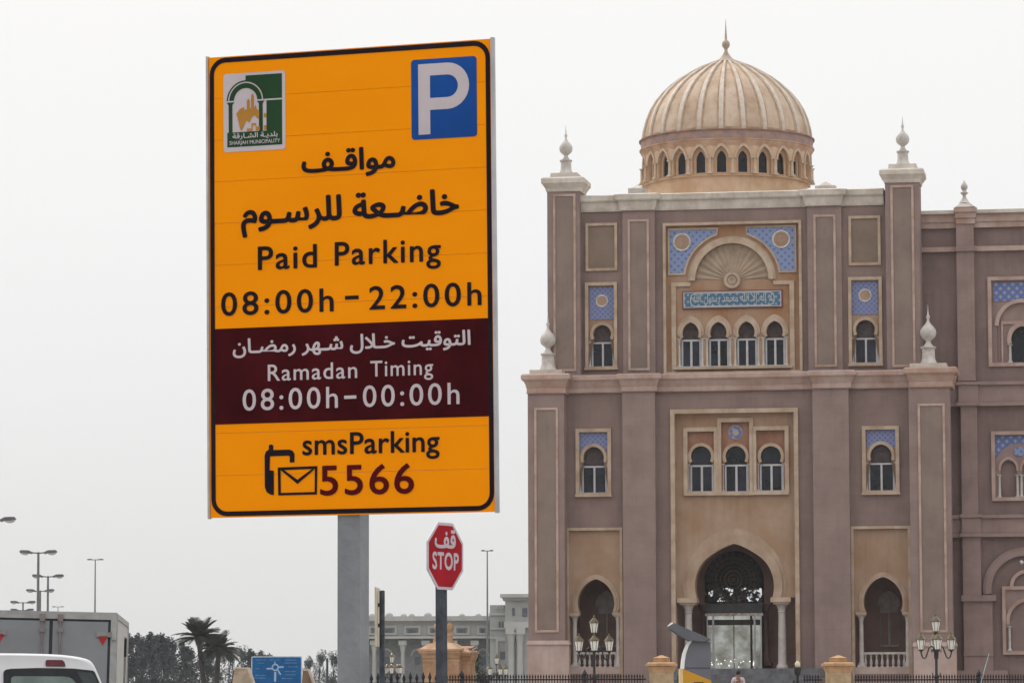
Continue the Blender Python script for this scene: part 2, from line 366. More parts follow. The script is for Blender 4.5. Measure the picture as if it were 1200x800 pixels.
part('maroon_band', MB().plate([(-.5685, mzb), (.5665, mzb), (.5665, mzt), (-.5685, mzt)], [], YP - .0003, YP + .0003), SMAROON, board)
YT = YP - .0012
def sign_text(s, lx, rx, top, bot, m, ar=False, bold=.014, space=1.0, name='lettering', par=None):
    x0 = SF.hit(lx, (top[1] + bot[1]) / 2, YT)[0]; x1 = SF.hit(rx, (top[1] + bot[1]) / 2, YT)[0]
    z1 = SF.hit(*top, YT)[1]; z0 = SF.hit(*bot, YT)[1]
    return part(name, text_mb(arabic(s) if ar else s, x0, x1, z0, z1, YT, bold, space), m, board, fix=False)
sign_text('مواقـف', 353.2, 463.3, (419.4, 172.5), (429.6, 206.6), SBLACK, True, .03)
sign_text('خاضـعة للرسـوم', 282.3, 538.1, (500.4, 221.5), (284.3, 279), SBLACK, True, .03)
sign_text('Paid', 302.1, 371.4, (368.3, 285.8), (305.6, 316.8), SBLACK, space=1.12)
sign_text('Parking', 392.2, 516.6, (451.5, 280.9), (511.2, 315.0), SBLACK, space=1.12)
sign_text('08:00h', 259, 391, (376.5, 337.6), (269, 370.2), SBLACK, space=1.22, bold=.012)
sign_text('22:00h', 432.5, 564.3, (548.6, 330.2), (441.2, 362.9), SBLACK, space=1.22, bold=.012)
sign_text('التوقيت خـلال شـهر رمضـان', 272.7, 551.5, (549.7, 386), (280.8, 419.6), SGREY, True, .022)
sign_text('Ramadan', 313.8, 418.6, (385.8, 424.6), (316.4, 446.5), SGREY, space=1.12, bold=.008)
sign_text('Timing', 434, 507.6, (438.3, 422.7), (502.5, 445), SGREY, space=1.12, bold=.008)
sign_text('08:00h', 284.3, 396, (382, 452.8), (289.6, 481.3), SGREY, space=1.22, bold=.007)
sign_text('00:00h', 425.2, 538.5, (524.4, 448.1), (429.6, 477), SGREY, space=1.22, bold=.007)
sign_text('smsParking', 354.3, 515.2, (476.8, 504.2), (508.3, 537.4), SBLACK, space=1.02)
sign_text('5566', 375, 485.2, (477.7, 542.3), (382.9, 580.6), SRED, space=1.12, bold=.012)
def sq(x0, y0, x1, y1, m, name):
    a = SF.hit(x0, (y0 + y1) / 2, YT); b = SF.hit(x1, (y0 + y1) / 2, YT); t_ = SF.hit((x0 + x1) / 2, y0, YT)[1]; u_ = SF.hit((x0 + x1) / 2, y1, YT)[1]
    return part(name, MB().box(a[0], b[0], YT, YT + .0006, u_, t_), m, board)
sq(404.2, 346.3, 420.2, 350.8, SBLACK, 'dash'); sq(403.3, 463.2, 417.5, 467, SGREY, 'dash')
def cz(x, y): return SF.hit(240 + x / 3.4286, 420 + y / 3.4286, YT)         # third enlargement of the sign
ph_ = [(240, 390), (246, 372), (257, 366), (257, 350), (261, 345), (270, 345), (275, 350), (275, 367), (338, 365), (352, 369), (360, 382), (360, 416), (341, 417), (341, 393), (336, 389), (262, 392), (260, 448), (277, 450), (277, 548), (262, 545), (248, 535), (241, 515)]
part('phone_symbol', MB().plate([cz(*p) for p in ph_], [], YT, YT + .0005), SBLACK, board)
ev = MB().plate([cz(*p) for p in ((293, 437), (452, 431), (450, 545), (295, 549))], [[cz(*p) for p in ((304, 448), (442, 442), (441, 535), (305, 539))]], YT, YT + .0005)
ev.plate([cz(*p) for p in ((304, 447), (318, 447), (372, 486), (430, 443), (442, 443), (372, 503))], [], YT - .0003, YT - .0001)
part('envelope_symbol', ev, SBLACK, board)
def c1(x, y): return SF.hit(240 + x / 3.4286, 40 + y / 3.4286, YT)           # first enlargement
x0, z1 = c1(828, 105); x1, _ = c1(1091, 88); z0 = (c1(828, 427)[1] + c1(1092, 410)[1]) / 2; z1 = (z1 + c1(1090, 88)[1]) / 2
part('blue_panel', MB().plate(rrect(x0, x1, z0, z1, .014), [], YP - .0004, YP + .0004), SBLUE, board)
px0, px1 = c1(858, 260)[0], c1(905, 260)[0]; pz1 = c1(880, 121)[1]; pz0 = c1(880, 404)[1]
zb = c1(940, 303)[1]; R2 = (pz1 - zb) / 2; zc = pz1 - R2; pr = c1(1062, 205)[0]; cxp = pr - R2; w_ = px1 - px0
outp = [(px0, pz0), (px1, pz0), (px1, zb), (cxp, zb)] + [(cxp + R2 * math.sin(PI * k / 14), zc - R2 * math.cos(PI * k / 14)) for k in range(1, 14)] + [(cxp, pz1), (px0, pz1)]
ri = R2 - w_ * .95
inn = [(px1, zc - ri), (cxp, zc - ri)] + [(cxp + ri * math.sin(PI * k / 10), zc - ri * math.cos(PI * k / 10)) for k in range(1, 10)] + [(cxp, zc + ri), (px1, zc + ri)]
part('letter_p', MB().plate(outp, [inn], YT, YT + .0005), SGREY, board)
# the emblem
def lg(x, y, d=0): return SF.hit(250 + x / 7.62, 80 + y / 7.62, YT - d)
p0 = lg(85, 58); p1 = lg(645, 15); p2 = lg(640, 715); p3 = lg(95, 760)
lx0, lx1 = (p0[0] + p3[0]) / 2, (p1[0] + p2[0]) / 2; lz0, lz1 = (p2[1] + p3[1]) / 2, (p0[1] + p1[1]) / 2
part('emblem_plate', MB().plate(rrect(lx0, lx1, lz0, lz1, .012), [], YP - .0004, YP + .0004), SGREY, board)
acx, acz = lg(288, 292); ar = (lg(458, 275)[0] - lg(120, 298)[0]) / 2
g = MB()
arc = [(acx + ar * math.cos(PI / 2 - k * PI / 24), acz + ar * math.sin(PI / 2 - k * PI / 24)) for k in range(13)]
rx = lg(613, 300)[0]; rtop = lg(600, 46)[1]
g.plate([(rx, acz + .003), (rx, rtop), (arc[0][0], rtop)] + [(p[0], max(p[1], acz + .003)) for p in arc], [], YT, YT + .0004)
g.plate([(rx, acz - .003), (rx, lg(612, 680)[1]), (lg(125, 700)[0], lg(612, 680)[1]), (lg(125, 700)[0], lg(125, 578)[1]), (lg(475, 545)[0], lg(125, 578)[1]), (lg(475, 545)[0], acz - .003)], [], YT, YT + .0004)
def arcp(r, a0=PI, a1=0, n=20): return [(acx + r * math.cos(a0 + (a1 - a0) * k / n), acz + r * math.sin(a0 + (a1 - a0) * k / n)) for k in range(n + 1)]
g.ring(arcp(ar * .62), arcp(ar * .86), YT - .0004, YT - .0001); g.ring(arcp(ar * .93), arcp(ar * 1.0), YT - .0004, YT - .0001)
for s in (-1, 1):
    cxx = acx + s * ar * .80; h = acz - lg(125, 578)[1]
    g.plate([(cxx - ar * .2, acz - .003), (cxx - ar * .1, acz - .014), (cxx - ar * .1, acz - h), (cxx + ar * .1, acz - h), (cxx + ar * .1, acz - .014), (cxx + ar * .2, acz - .003)], [], YT - .0003, YT)
part('emblem_green', g, SGREEN, board)
sil = [(205, 400), (240, 355), (275, 340), (275, 365), (300, 360), (300, 285), (312, 262), (325, 285), (325, 355), (338, 350), (338, 240), (350, 215), (362, 240), (362, 350), (380, 322), (388, 360), (410, 370), (410, 425), (398, 445), (370, 410), (345, 430), (322, 478), (296, 460), (268, 520), (250, 555), (235, 520), (226, 470), (215, 430)]
gd = MB().plate([lg(x, y + 8) for x, y in sil], [], YT - .0007, YT - .0005)
for q in ([(300, 565), (300, 540), (340, 538), (340, 492), (382, 490), (382, 520), (415, 520), (415, 555), (378, 558), (378, 510), (352, 512), (352, 562)], [(452, 400), (475, 405), (475, 440), (452, 438)], [(452, 512), (475, 510), (475, 548), (452, 550)]):
    gd.plate([lg(*p) for p in q], [], YT - .0007, YT - .0005)
part('emblem_skyline', gd, SGOLD, board)
wl = MB().ring(arcp(ar * .87), arcp(ar * .92), YT - .0006, YT - .0003)
wl.box(acx + ar * .6, rx, YT - .0006, YT - .0003, acz - .003, acz + .0025).box(acx - ar * 1.0, acx - ar * .6, YT - .0006, YT - .0003, acz - .003, acz + .0025)
part('emblem_line', wl, SGREY, board)
part('lettering', text_mb(arabic('بلديـة الشـارقة'), lg(172, 600)[0], lg(575, 600)[0], lg(380, 632)[1], lg(380, 572)[1], YT - .0008, .02), SGREY, board, fix=False)
part('lettering', text_mb('SHARJAH MUNICIPALITY', lg(145, 660)[0], lg(597, 660)[0], lg(380, 684)[1], lg(380, 640)[1], YT - .0008, .012), SGREY, board, fix=False)

# =================================================================== the stop sign
oc = Vector((-.7539, 42.84, 3.2569)); yaw = 1.02
stop = thing('stop_sign', 'red octagonal stop sign with Arabic word above STOP on slim dark post', 'sign', (oc.x, oc.y, 0))
STM = rotm(yaw, 0, .009)
REDS = mat('stop_red', (.42, .008, .02), .4, spec=.06, var=.08, bump=0); STW = mat('stop_white', (.62, .54, .59), .45, var=.05, bump=0)
DPOST = mat('dark_grey_post', (.06, .068, .085), .5, metal=.3, var=.2, scale=8, streak=.2)
rr = .375 / math.cos(PI / 8); octo = lambda r: [(r * math.cos(PI / 8 + k * PI / 4), r * math.sin(PI / 8 + k * PI / 4)) for k in range(8)]
sb = part('sign_plate', MB().plate(octo(rr), [], 0, .012), STW, stop)
sb.matrix_local = Matrix.Translation((0, 0, oc.z)) @ STM.to_4x4()
part('red_face', MB().plate(octo(rr * .915), [], -.0015, -.0003), REDS, sb)
part('lettering', text_mb('STOP', -.275, .275, -.155, .045, -.003, .03, 1.08, 2e-4), STW, sb, fix=False)
part('lettering', text_mb(arabic('قف'), -.23, .21, .085, .30, -.003, .03, 1, 2e-4), STW, sb, fix=False)
pz = at(517, 690, 42.95)
pt = part('post', MB().box(-.047, .047, -.047, .047, 0, 3.45), DPOST, stop, (pz.x - oc.x + .01, .12, 0), (0, -.006, yaw))
part('bracket', MB().box(-.12, .12, .0125, .03, -.04, .04), DPOST, sb); part('bracket', MB().box(-.12, .12, .0125, .03, .14, .2), DPOST, sb)
# edge-on sign beside it
e0 = at(445.5, 757, 60); e1 = at(445.5, 692, 60)
es = thing('edge_on_sign', 'pale sign plate seen edge on, fixed to a dark pole left of the stop sign', 'sign', (e0.x, 60, 0))
part('post', MB().lathe([(.043, 0), (.043, e1.z), (.03, e1.z + .01)], 10), DPOST, es, (.03, 0, 0), smooth=True)
part('sign_plate', MB().box(-.45, .45, -.01, .01, e0.z, e1.z + .05), mat('pale_sign_back', (.62, .55, .43), .5, var=.08), es, (-.045, 0, 0), (0, 0, 1.535))
part('bracket', MB().box(-.05, .0, -.03, .03, e0.z + .3, e0.z + .36).box(-.05, 0, -.03, .03, e1.z - .25, e1.z - .19), DPOST, es)

# =================================================================== the domed building
PHI = math.radians(9.5)
o_ = at(860, 700, 180)
BF = Frame((o_.x, 180, 0), rotm(-PHI))
PX = 180 / FPX
bld = thing('domed_building', 'large brown stucco palace with ribbed dome, arched portal and white finials', 'building', BF.o, -PHI)
def B(px, py, v=0): return BF.hit(px, py, -v)
def bx(px, py, v=0): return BF.hit(px, py, -v)[0]
def bz(px, py, v=0): return BF.hit(px, py, -v)[1]
def rect(x0, y0, x1, y1, v=0):
    xc, yc = (x0 + x1) / 2, (y0 + y1) / 2
    return bx(x0, yc, v), bx(x1, yc, v), bz(xc, y1, v), bz(xc, y0, v)      # u0,u1,z0,z1
def rpts(u0, u1, z0, z1): return [(u0, z0), (u1, z0), (u1, z1), (u0, z1)]
def inset(r, d): return (r[0] + d, r[1] - d, r[2] + d, r[3] - d)
def rframe(mb, r, w, v0, v1):                          # rectangular moulding, w wide inside r
    return mb.ring(rpts(*inset(r, w)), rpts(*r), -v1, -v0, closed=True)
def flare(mb, x0, x1, y0, y1, z0, z1, e):              # block widening by e towards its top, on the front and both ends
    return mb.add([(x0, y0, z0), (x1, y0, z0), (x1, y1, z0), (x0, y1, z0), (x0 - e, y0 - e, z1), (x1 + e, y0 - e, z1), (x1 + e, y1 + e, z1), (x0 - e, y1 + e, z1)],
                  [(0, 1, 5, 4), (1, 2, 6, 5), (2, 3, 7, 6), (3, 0, 4, 7), (4, 5, 6, 7), (3, 2, 1, 0)])
def arch(cx, zc, r, be=0, p=0, n=22, off=0, cusp=0):           # from the springing at one side over the top to the other; be = how far it turns in
    o = []
    for k in range(n + 1):
        a = PI + be - (PI + 2 * be) * k / n; c, s_ = math.cos(a), math.sin(a)
        o.append((cx + (r + off) * c, zc + (r + off) * s_ + (p * (.55 * s_ + .45 * max(0, 1 - abs(c)) ** 1.5) if s_ > 0 else 0) + (cusp * (max(0, 1 - abs(c) / .5) - .45 * max(0, math.sin(PI * min(1, abs(c) / .9)))) if s_ > 0 else 0)))
    return o
def door(a, zb, wb=None, cx=None):                     # an arch closed down to zb
    if wb is None: return a + [(a[-1][0], zb), (a[0][0], zb)]
    return a + [(cx + wb, a[-1][1]), (cx + wb, zb), (cx - wb, zb), (cx - wb, a[0][1])]

ZC0, ZC1 = bz(860, 458), bz(860, 437)                  # the middle cornice
ZT0, ZT1 = bz(860, 244.7, -1), bz(860, 225, -1)        # the top cornice
ZB = bz(860, 790)
# --- holes in the lower wall
PORT = rect(787.5, 479.5, 936, 789, 0)
LOGL = rect(664.5, 618.5, 729.5, 789, 0); LOGR = rect(998.5, 616.5, 1067.5, 789, 0)
WBL = rect(675, 502, 716.5, 581.5, 0); WBR = rect(1010.5, 499, 1054, 579, 0)
part('wall', MB().plate(rpts(bx(619, 600), bx(1112, 600), 0, ZC1), [rpts(*q) for q in (PORT, LOGL, LOGR, WBL, WBR)], 0, .6), WALL, bld)
WAL = rect(686, 331, 723.5, 433, -1); WAR = rect(994.5, 324.5, 1034, 428.5, -1)
CEN = rect(777.5, 260, 940, 432.5, -1)
zsill = ZC1 + .02
CEN = (CEN[0], CEN[1], zsill + .02, CEN[3])
part('wall', MB().plate(rpts(bx(650, 330, -1), bx(1070, 330, -1), ZC1 - .3, ZT1 - .1), [rpts(*q) for q in (WAL, WAR, CEN)], 1, 1.6), WALL, bld)
cx0, cx1 = bx(621, 600), bx(1110, 600)
core = MB().box(cx0 + .3, cx1 - .3, 9.2, 34, 0, ZC1 - .3).box(cx0 + 1.6, cx1 - 1.6, 2.6, 30, ZC1 - .35, ZT1 - .2)
core.box(cx0 + .3, cx1 - .3, 1.25, 9.1, LOGL[3] + .35, ZC0)
core.box(cx0 + .3, LOGL[0] - .06, .62, 9.1, 0, LOGL[3] + .3).box(LOGR[1] + .06, cx1 - .3, .62, 9.1, 0, LOGL[3] + .3)
core.box(LOGL[1] + .06, PORT[0] - .06, .62, 9.1, 0, LOGL[3] + .3).box(PORT[1] + .06, LOGR[0] - .06, .62, 9.1, 0, LOGL[3] + .3)
core.box(cx0 + .3, cx1 - .3, .62, 9.1, 0, ZB + .1)
part('wall', core, WALL, bld)

# --- piers, pilasters and towers
def line_frame(parent, x0, y0, x1, y1, v, w=.11, d=.05, m=None):
    r = rect(x0, y0, x1, y1, v)
    part('inset_panel', MB().box(r[0] + .05, r[1] - .05, -v - .008, -v + .05, r[2] + .05, r[3] - .05), PFILL, parent)
    return part('panel_moulding', rframe(MB(), r, w, v - .02, v + d), m or LINE, parent)
def slab(name, x0, x1, ym, z0, z1, v, back=.05, m=WALLP):
    return part(name, MB().box(bx(x0, ym, v), bx(x1, ym, v), -v, back, z0, z1), m, bld)
for x0, x1, lf, pl in ((618.8, 661.5, (626.5, 477.5, 654.5, 740.5), (616.8, 668, 752.5)), (1066.5, 1114.6, (1077.0, 472.5, 1109, 740.5), (1069.5, 1122, 754.5))):
    o = slab('pier', x0, x1, 600, 0, ZC0, .9)
    line_frame(o, *lf, .9)
    zt = bz((pl[0] + pl[1]) / 2, pl[2], 1.05)
    part('plinth', MB().box(bx(pl[0] + 1.3, 770, 1.0), bx(pl[1] - 1.3, 770, 1.0), -1.0, -.5, 0, zt - .08).frust(bx(pl[0], 770, 1.0), bx(pl[1], 770, 1.0), -1.08, -.5, zt - .09, zt + .1, .05), PLINTH, o)
for x0, x1 in ((730, 768.3), (953.5, 996)):
    slab('pilaster', x0, x1, 620, 0, ZC0, .5)
def finial(px, ybase, s, v, par=None):
    prof = [(10, 0), (9.6, 2), (7.7, 7), (7.4, 17.5), (9, 19), (9, 20.5), (6, 21), (3.2, 25), (2.7, 27), (4.5, 29), (5.6, 29.6), (8.5, 32.6), (9.5, 36.5), (8.9, 40.5), (6.6, 44), (3.6, 47), (1.7, 50), (1.3, 53), (2.2, 55), (2.2, 56), (1.0, 58), (.6, 63), (.15, 70)]
    x, z = B(px, ybase, v)
    me = FIN.get(round(s, 2))
    if me is None:
        k = PX * s; me = MB().lathe([(r * k, h * k) for r, h in prof], 20).mesh('finial', CREAMF, True); FIN[round(s, 2)] = me
    return link('finial', me, par or bld, (x, -v + .42, z))
FIN = {}; CREAMF = mat('finial_stone', (.56, .53, .50), .75, var=.08, scale=2, c2=(.40, .36, .33), bump=.15)
for (a0, a1, ysh, yc, c0, c1_, b0, b1, yb, lf, fx) in ((641.5, 679.8, 220.5, 208.3, 635.3, 685.8, 644, 676.5, 202, (648.5, 227.5, 675, 435), 660.2),
                                            (1038.3, 1078, 210, 198.3, 1032, 1084, 1040.3, 1074, 191.5, (1044.5, 217, 1071.8, 430), 1056.8)):
    v = -.45; xm = (a0 + a1) / 2
    z1 = bz(xm, ysh, v); z2 = bz(xm, yc, v); z3 = bz(xm, yb, v)
    u0, u1 = bx(a0, 320, v), bx(a1, 320, v)
    o = part('tower', MB().box(u0, u1, -v, -v + 1.7, ZC1 - .4, z1), WALLP, bld)
    line_frame(o, *lf, v)
    e = (u0 - bx(c0, yc, v)); e = (e + bx(c1_, yc, v) - u1) / 2
    cap = MB(); flare(cap, u0 - .04, u1 + .04, -v - .04, -v + 1.74, z1 - .16, z1 + .02, .05)
    flare(cap, u0 - .1, u1 + .1, -v - .1, -v + 1.8, z1 + .02, z1 + (z2 - z1) * .45, e - .12)
    cap.box(u0 - e, u1 + e, -v - e, -v + 1.7 + e, z1 + (z2 - z1) * .45, z2 - .05)
    cap.frust(u0 - e, u1 + e, -v - e, -v + 1.7 + e, z2 - .05, z2 + .02, .1)
    cap.frust(bx(b0, yb, v), bx(b1, yb, v), -v + .1, -v + 1.6, z2, z3, .03)
    part('tower_cap', cap, CREAM, o)
    f = finial(fx, yb, .85, v, o); f.location.y = -v + .85
for xb0, xb1, yb0, yb1, fx in ((620.5, 658.5, 440, 433, 639.5), (1066, 1109, 432, 425.3, 1087.2)):
    v = .5; u0, u1, z0, z1 = rect(xb0, yb1, xb1, yb0, v)
    o = part('finial_base', MB().box(u0, u1, -v, -v + 1.4, ZC1 - .1, z1), CREAM, bld)
    f = finial(fx, yb1, 1.0, v, o); f.location.y = -v + .7
# pilasters of the upper storey
for x0, x1, lf in ((729.8, 767.5, (736, 257, 761, 434)), (946.5, 986.5, (954, 251.5, 980, 430))):
    o = part('pilaster', MB().box(bx(x0, 330, -.75), bx(x1, 330, -.75), .75, 1.05, ZC1 - .2, ZT0 + .1), WALLP, bld)
    line_frame(o, *lf, -.75)
# --- cornices
def cornice(segs, z0, z1, prof, m, name='cornice', y1=1.0):
    for x0, x1, v, ends in segs:
        mb = MB(); H = z1 - z0
        for a, b_, e0_, e1_ in prof:
            k = 1 if ends else 0
            u0, u1 = bx(x0, 440, v), bx(x1, 440, v)
            mb.add([(u0 - e0_ * k, -v - e0_, z0 + a * H), (u1 + e0_ * k, -v - e0_, z0 + a * H), (u1 + e0_ * k, y1, z0 + a * H), (u0 - e0_ * k, y1, z0 + a * H),
                    (u0 - e1_ * k, -v - e1_, z0 + b_ * H), (u1 + e1_ * k, -v - e1_, z0 + b_ * H), (u1 + e1_ * k, y1, z0 + b_ * H), (u0 - e1_ * k, y1, z0 + b_ * H)],
                   [(0, 1, 5, 4), (1, 2, 6, 5), (2, 3, 7, 6), (3, 0, 4, 7), (4, 5, 6, 7), (3, 2, 1, 0)])
        part(name, mb, m, bld)
MIDP = [(0, .05, .05, .08), (.05, .32, .06, .06), (.32, .38, .09, .11), (.38, .66, .08, .2), (.66, .72, .25, .28), (.72, .93, .3, .3), (.93, 1, .3, .2)]
cornice([(661.8, 729.6, .12, 0), (730, 768.3, .55, 1), (768.6, 953.2, .12, 0), (953.5, 996, .55, 1), (996.3, 1066.2, .12, 0)], ZC0, ZC1, MIDP, PINK)
RED = mat('stone_pink_stained', (.41, .295, .25), .85, scale=1.1, c2=(.36, .22, .165), streak=.1, bump=.25, bscale=9)
cornice([(618.8, 661.5, .95, 1), (1066.5, 1114.6, .95, 1)], ZC0 - .06, ZC1 + .03, MIDP, RED)
TOPP = [(0, .08, .04, .06), (.08, .56, .07, .17), (.56, .62, .26, .28), (.62, .9, .3, .33), (.9, 1, .35, .05)]
cornice([(679.8, 723.5, -.95, 0), (729.8, 767.5, -.65, 1), (773.5, 941, -.95, 0), (947, 986.5, -.65, 1), (993, 1038.2, -.95, 0)], ZT0, ZT1, TOPP, CREAM, y1=2.0)
cornice([(722, 776, -.97, 0), (940, 994, -.97, 0)], ZT0, ZT1, TOPP, CREAM, y1=1.9)
for x0, x1, y0, y1 in ((736, 756, 222, 217.5), (955, 979, 219.5, 214.5)):
    u0, u1, z0, z1 = rect(x0, y1, x1, y0, -2.2); part('parapet_block', MB().box(u0, u1, 2.2, 3.2, ZT1 - .4, z1 - .12).frust(u0 + .1, u1 - .1, 2.3, 3.1, z1 - .12, z1 + .12, .35), CREAM, bld)
part('roof', MB().box(bx(681, 300, -1), bx(1037, 300, -1), 1.7, 30, ZT1 - .5, ZT1 - .15), CREAM, bld)

# --- windows
def capital(mb, x, y, z0, z1, r):
    H = z1 - z0
    mb.lathe([(r, z0), (r * 1.15, z0 + .05 * H), (r * 1.05, z0 + .15 * H), (r * 1.2, z0 + .35 * H), (r * 1.65, z0 + .8 * H)], 10, (x, y, 0))
    mb.box(x - r * 1.9, x + r * 1.9, y - r * 1.9, y + r * 1.9, z0 + .8 * H, z1); return mb
def column_mb(x, y, z0, z1, r):
    mb = MB(); H = min(r * 4.5, (z1 - z0) * .14)
    mb.box(x - r * 1.8, x + r * 1.8, y - r * 1.8, y + r * 1.8, z0, z0 + r * .9)
    mb.lathe([(r * 1.6, z0 + r * .9), (r * 1.5, z0 + r * 1.6), (r * 1.05, z0 + r * 2.2), (r * 1.04, z0 + (z1 - z0) * .4), (r * .9, z1 - H)], 12, (x, y, 0))
    return capital(mb, x, y, z1 - H, z1, r * .92)
def casement(par, u0, u1, z0, z1, v, w=.075, cols=True, cr=.055):
    um = (u0 + u1) / 2
    fr = MB().box(u0, u1, -v, -v + .09, z1 - w, z1).box(u0, u1, -v, -v + .09, z0, z0 + w * .8)
    for x in (u0, um - w * .6, u1 - w): fr.box(x, x + w * (1.2 if x == um - w * .6 else 1), -v + .003, -v + .09, z0 + w * .8, z1 - w)
    part('window_frame', fr, WHITE, par)
    for a_, b_ in ((u0 + w, um - w * .6), (um + w * .6, u1 - w)):
        part('pane', MB().box(a_ - .01, b_ + .01, -v + .05, -v + .07, z0 + w * .7, z1 - w + .01), GLASS, par)
    if cols:
        for x in (u0 - cr * 1.3, u1 + cr * 1.3): part('column', column_mb(x, -v - .12, z0, z1 + .03, cr), COLST, par, smooth=True)
def lunette(par, cx, zc, r, be, p, zb, v, m=LUN):
    a_ = arch(cx, zc, r + .02, be, p, 18); part('lunette', MB().plate(a_ + [(a_[-1][0], zb), (a_[0][0], zb)], [], -v, -v + .05), m, par)
def small_window(r, v, fw, acx, acy, ar, cas, tile, med=None, keel=0, be=.5):
    """framed bay window: tile field above, horseshoe arch, white casement, two colonnettes. px arguments"""
    w = part('window', rframe(MB(), r, fw, v - .5, v + .13), CREAM2, bld)
    part('sill', MB().box(r[0] - .03, r[1] + .03, -v - .2, -v + .1, r[2] - .02, r[2] + .1), CREAM2, w)
    cxx, zc = B(acx, acy, v - .12); R = ar * PX
    cu0, cu1, cz0, cz1 = rect(*cas, v - .12); cm = (cu0 + cu1) / 2; cxx = cm
    a_ = arch(cxx, zc, R, be, keel)
    zs = cz1
    hole = [p for p in a_ if p[1] > zs]; hw = (cu1 - cu0) / 2 + .14
    hole = [(cxx - hw, zs)] + hole + [(cxx + hw, zs), (cxx + hw, cz0), (cxx - hw, cz0)]
    hole[0] = (cxx - hw, zs)
    ri_ = inset(r, fw - .01)
    part('panel', MB().plate(rpts(*ri_), [hole], -v + .12, -v + .45), TAN if not keel else TAN, w)
    inn_ = [p for p in arch(cxx, zc, R, be, keel) if p[1] > zs - .05]; out_ = [p for p, q in zip(arch(cxx, zc, R, be, keel, off=.15), arch(cxx, zc, R, be, keel)) if q[1] > zs - .05]
    part('archivolt', MB().ring(inn_, out_, -v + .04, -v + .14), CREAM2, w)
    lunette(w, cxx, zc, R, be, keel, zs - .02, v - .34)
    casement(w, cu0, cu1, cz0, cz1, v - .3)
    tu0, tu1, tz0, tz1 = rect(*tile, v - .12)
    if med:
        mx_, mz_ = B(med[0], med[1], v - .1); mr_ = med[2] * PX
        tp = part('tile_panel', MB().box(tu0, tu1, -v + .085, -v + .13, tz0, tz1), BLUET, w)
        part('medallion', MB().ring(circ(mx_, mz_, mr_ * .78), circ(mx_, mz_, mr_), -v + .05, -v + .1, closed=True), mat('white_ring', (.52, .50, .50), .6, bump=0), w)
        part('medallion', MB().plate(circ(mx_, mz_, mr_ * .8), [], -v + .07, -v + .1), TAN, w)
    else:
        o2 = arch(cxx, zc, R, be, keel, off=.15); pts = [p for p in o2 if p[1] > tz0 + .02 and tu0 < p[0] < tu1]
        part('tile_panel', MB().plate([(tu0, tz0)] + ([(pts[0][0], tz0)] + pts + [(pts[-1][0], tz0)] if pts else []) + [(tu1, tz0), (tu1, tz1), (tu0, tz1)], [], -v + .085, -v + .13), BLUET, w)
    return w
small_window(WAL, -1, .15, 705.8, 391.5, 10.8, (692.8, 400.5, 719, 431), (691.5, 336.5, 719.5, 374.5), (705.5, 352.5, 7.5))
small_window(WAR, -1, .15, 1014.3, 386, 11.2, (1001, 395.5, 1028, 426), (998.5, 330, 1029, 368.5), (1013.8, 346, 7.8))
small_window(WBL, 0, .17, 696.5, 536.5, 12.3, (681.5, 545.5, 710.5, 578), (680, 507, 712, 527.5), keel=.04, be=.35)
small_window(WBR, 0, .17, 1032.8, 534, 12.5, (1017.5, 542, 1048, 575.5), (1015.5, 503.5, 1049.5, 524.5), keel=.04, be=.35)
# blank panels above
for q in ((686.5, 261.5, 723.5, 317.5), (994.5, 253, 1032, 311)):
    r = rect(*q, -1); o = part('blank_panel', MB().box(r[0] + .1, r[1] - .1, .985, 1.05, r[2] + .1, r[3] - .1), INNER, bld)
    part('panel_moulding', rframe(MB(), r, .13, -1.02, -.9), CREAM2, o)

# --- the upper central panel
v = -1
cp = part('central_panel', rframe(MB(), CEN, .13, v - .5, v + .14), CREAM2, bld)
axc, azs = B(857.7, 328, v - .1)
RA = 46.8 * PX; ci = inset(CEN, .12)
s1 = bz(858, 328, v - .1)
fld = MB()
bH = [(bx(x, 400, v - .14), w_) for x, w_ in ((809.5, 9.8), (842, 9.8), (875, 9.8), (908, 9.8))]
whole = []
zs4 = bz(858, 397, v - .14); zb4 = bz(858, 429.5, v - .14); kz = bz(858, 389.5, v - .14)
for xx, w_ in bH:
    a_ = arch(xx, kz, 9.8 * PX, .0, .12, 16); hw = 12.8 * PX
    whole.append([(xx - hw, zs4)] + [p for p in a_ if p[1] > zs4 + .01] + [(xx + hw, zs4), (xx + hw, zb4), (xx - hw, zb4)])
shell_hole = arch(axc, azs, RA - .1, 0, 0, 30); shell_hole = shell_hole + []
fld.plate(rpts(*ci), whole + [shell_hole], -v + .16, -v + .5)
part('panel', fld, OCHRE, cp)
part('archivolt', MB().ring(arch(axc, azs, RA - .12), arch(axc, azs, RA + .12), -v - .0, -v + .2).ring(arch(axc, azs, RA + .12), arch(axc, azs, RA + .22), -v + .08, -v + .2), CREAM2, cp, smooth=True)
sh = part('shell_niche', MB().plate(arch(axc, azs, RA - .08, 0, 0, 30), [], -v + .42, -v + .47), SHELL, cp)
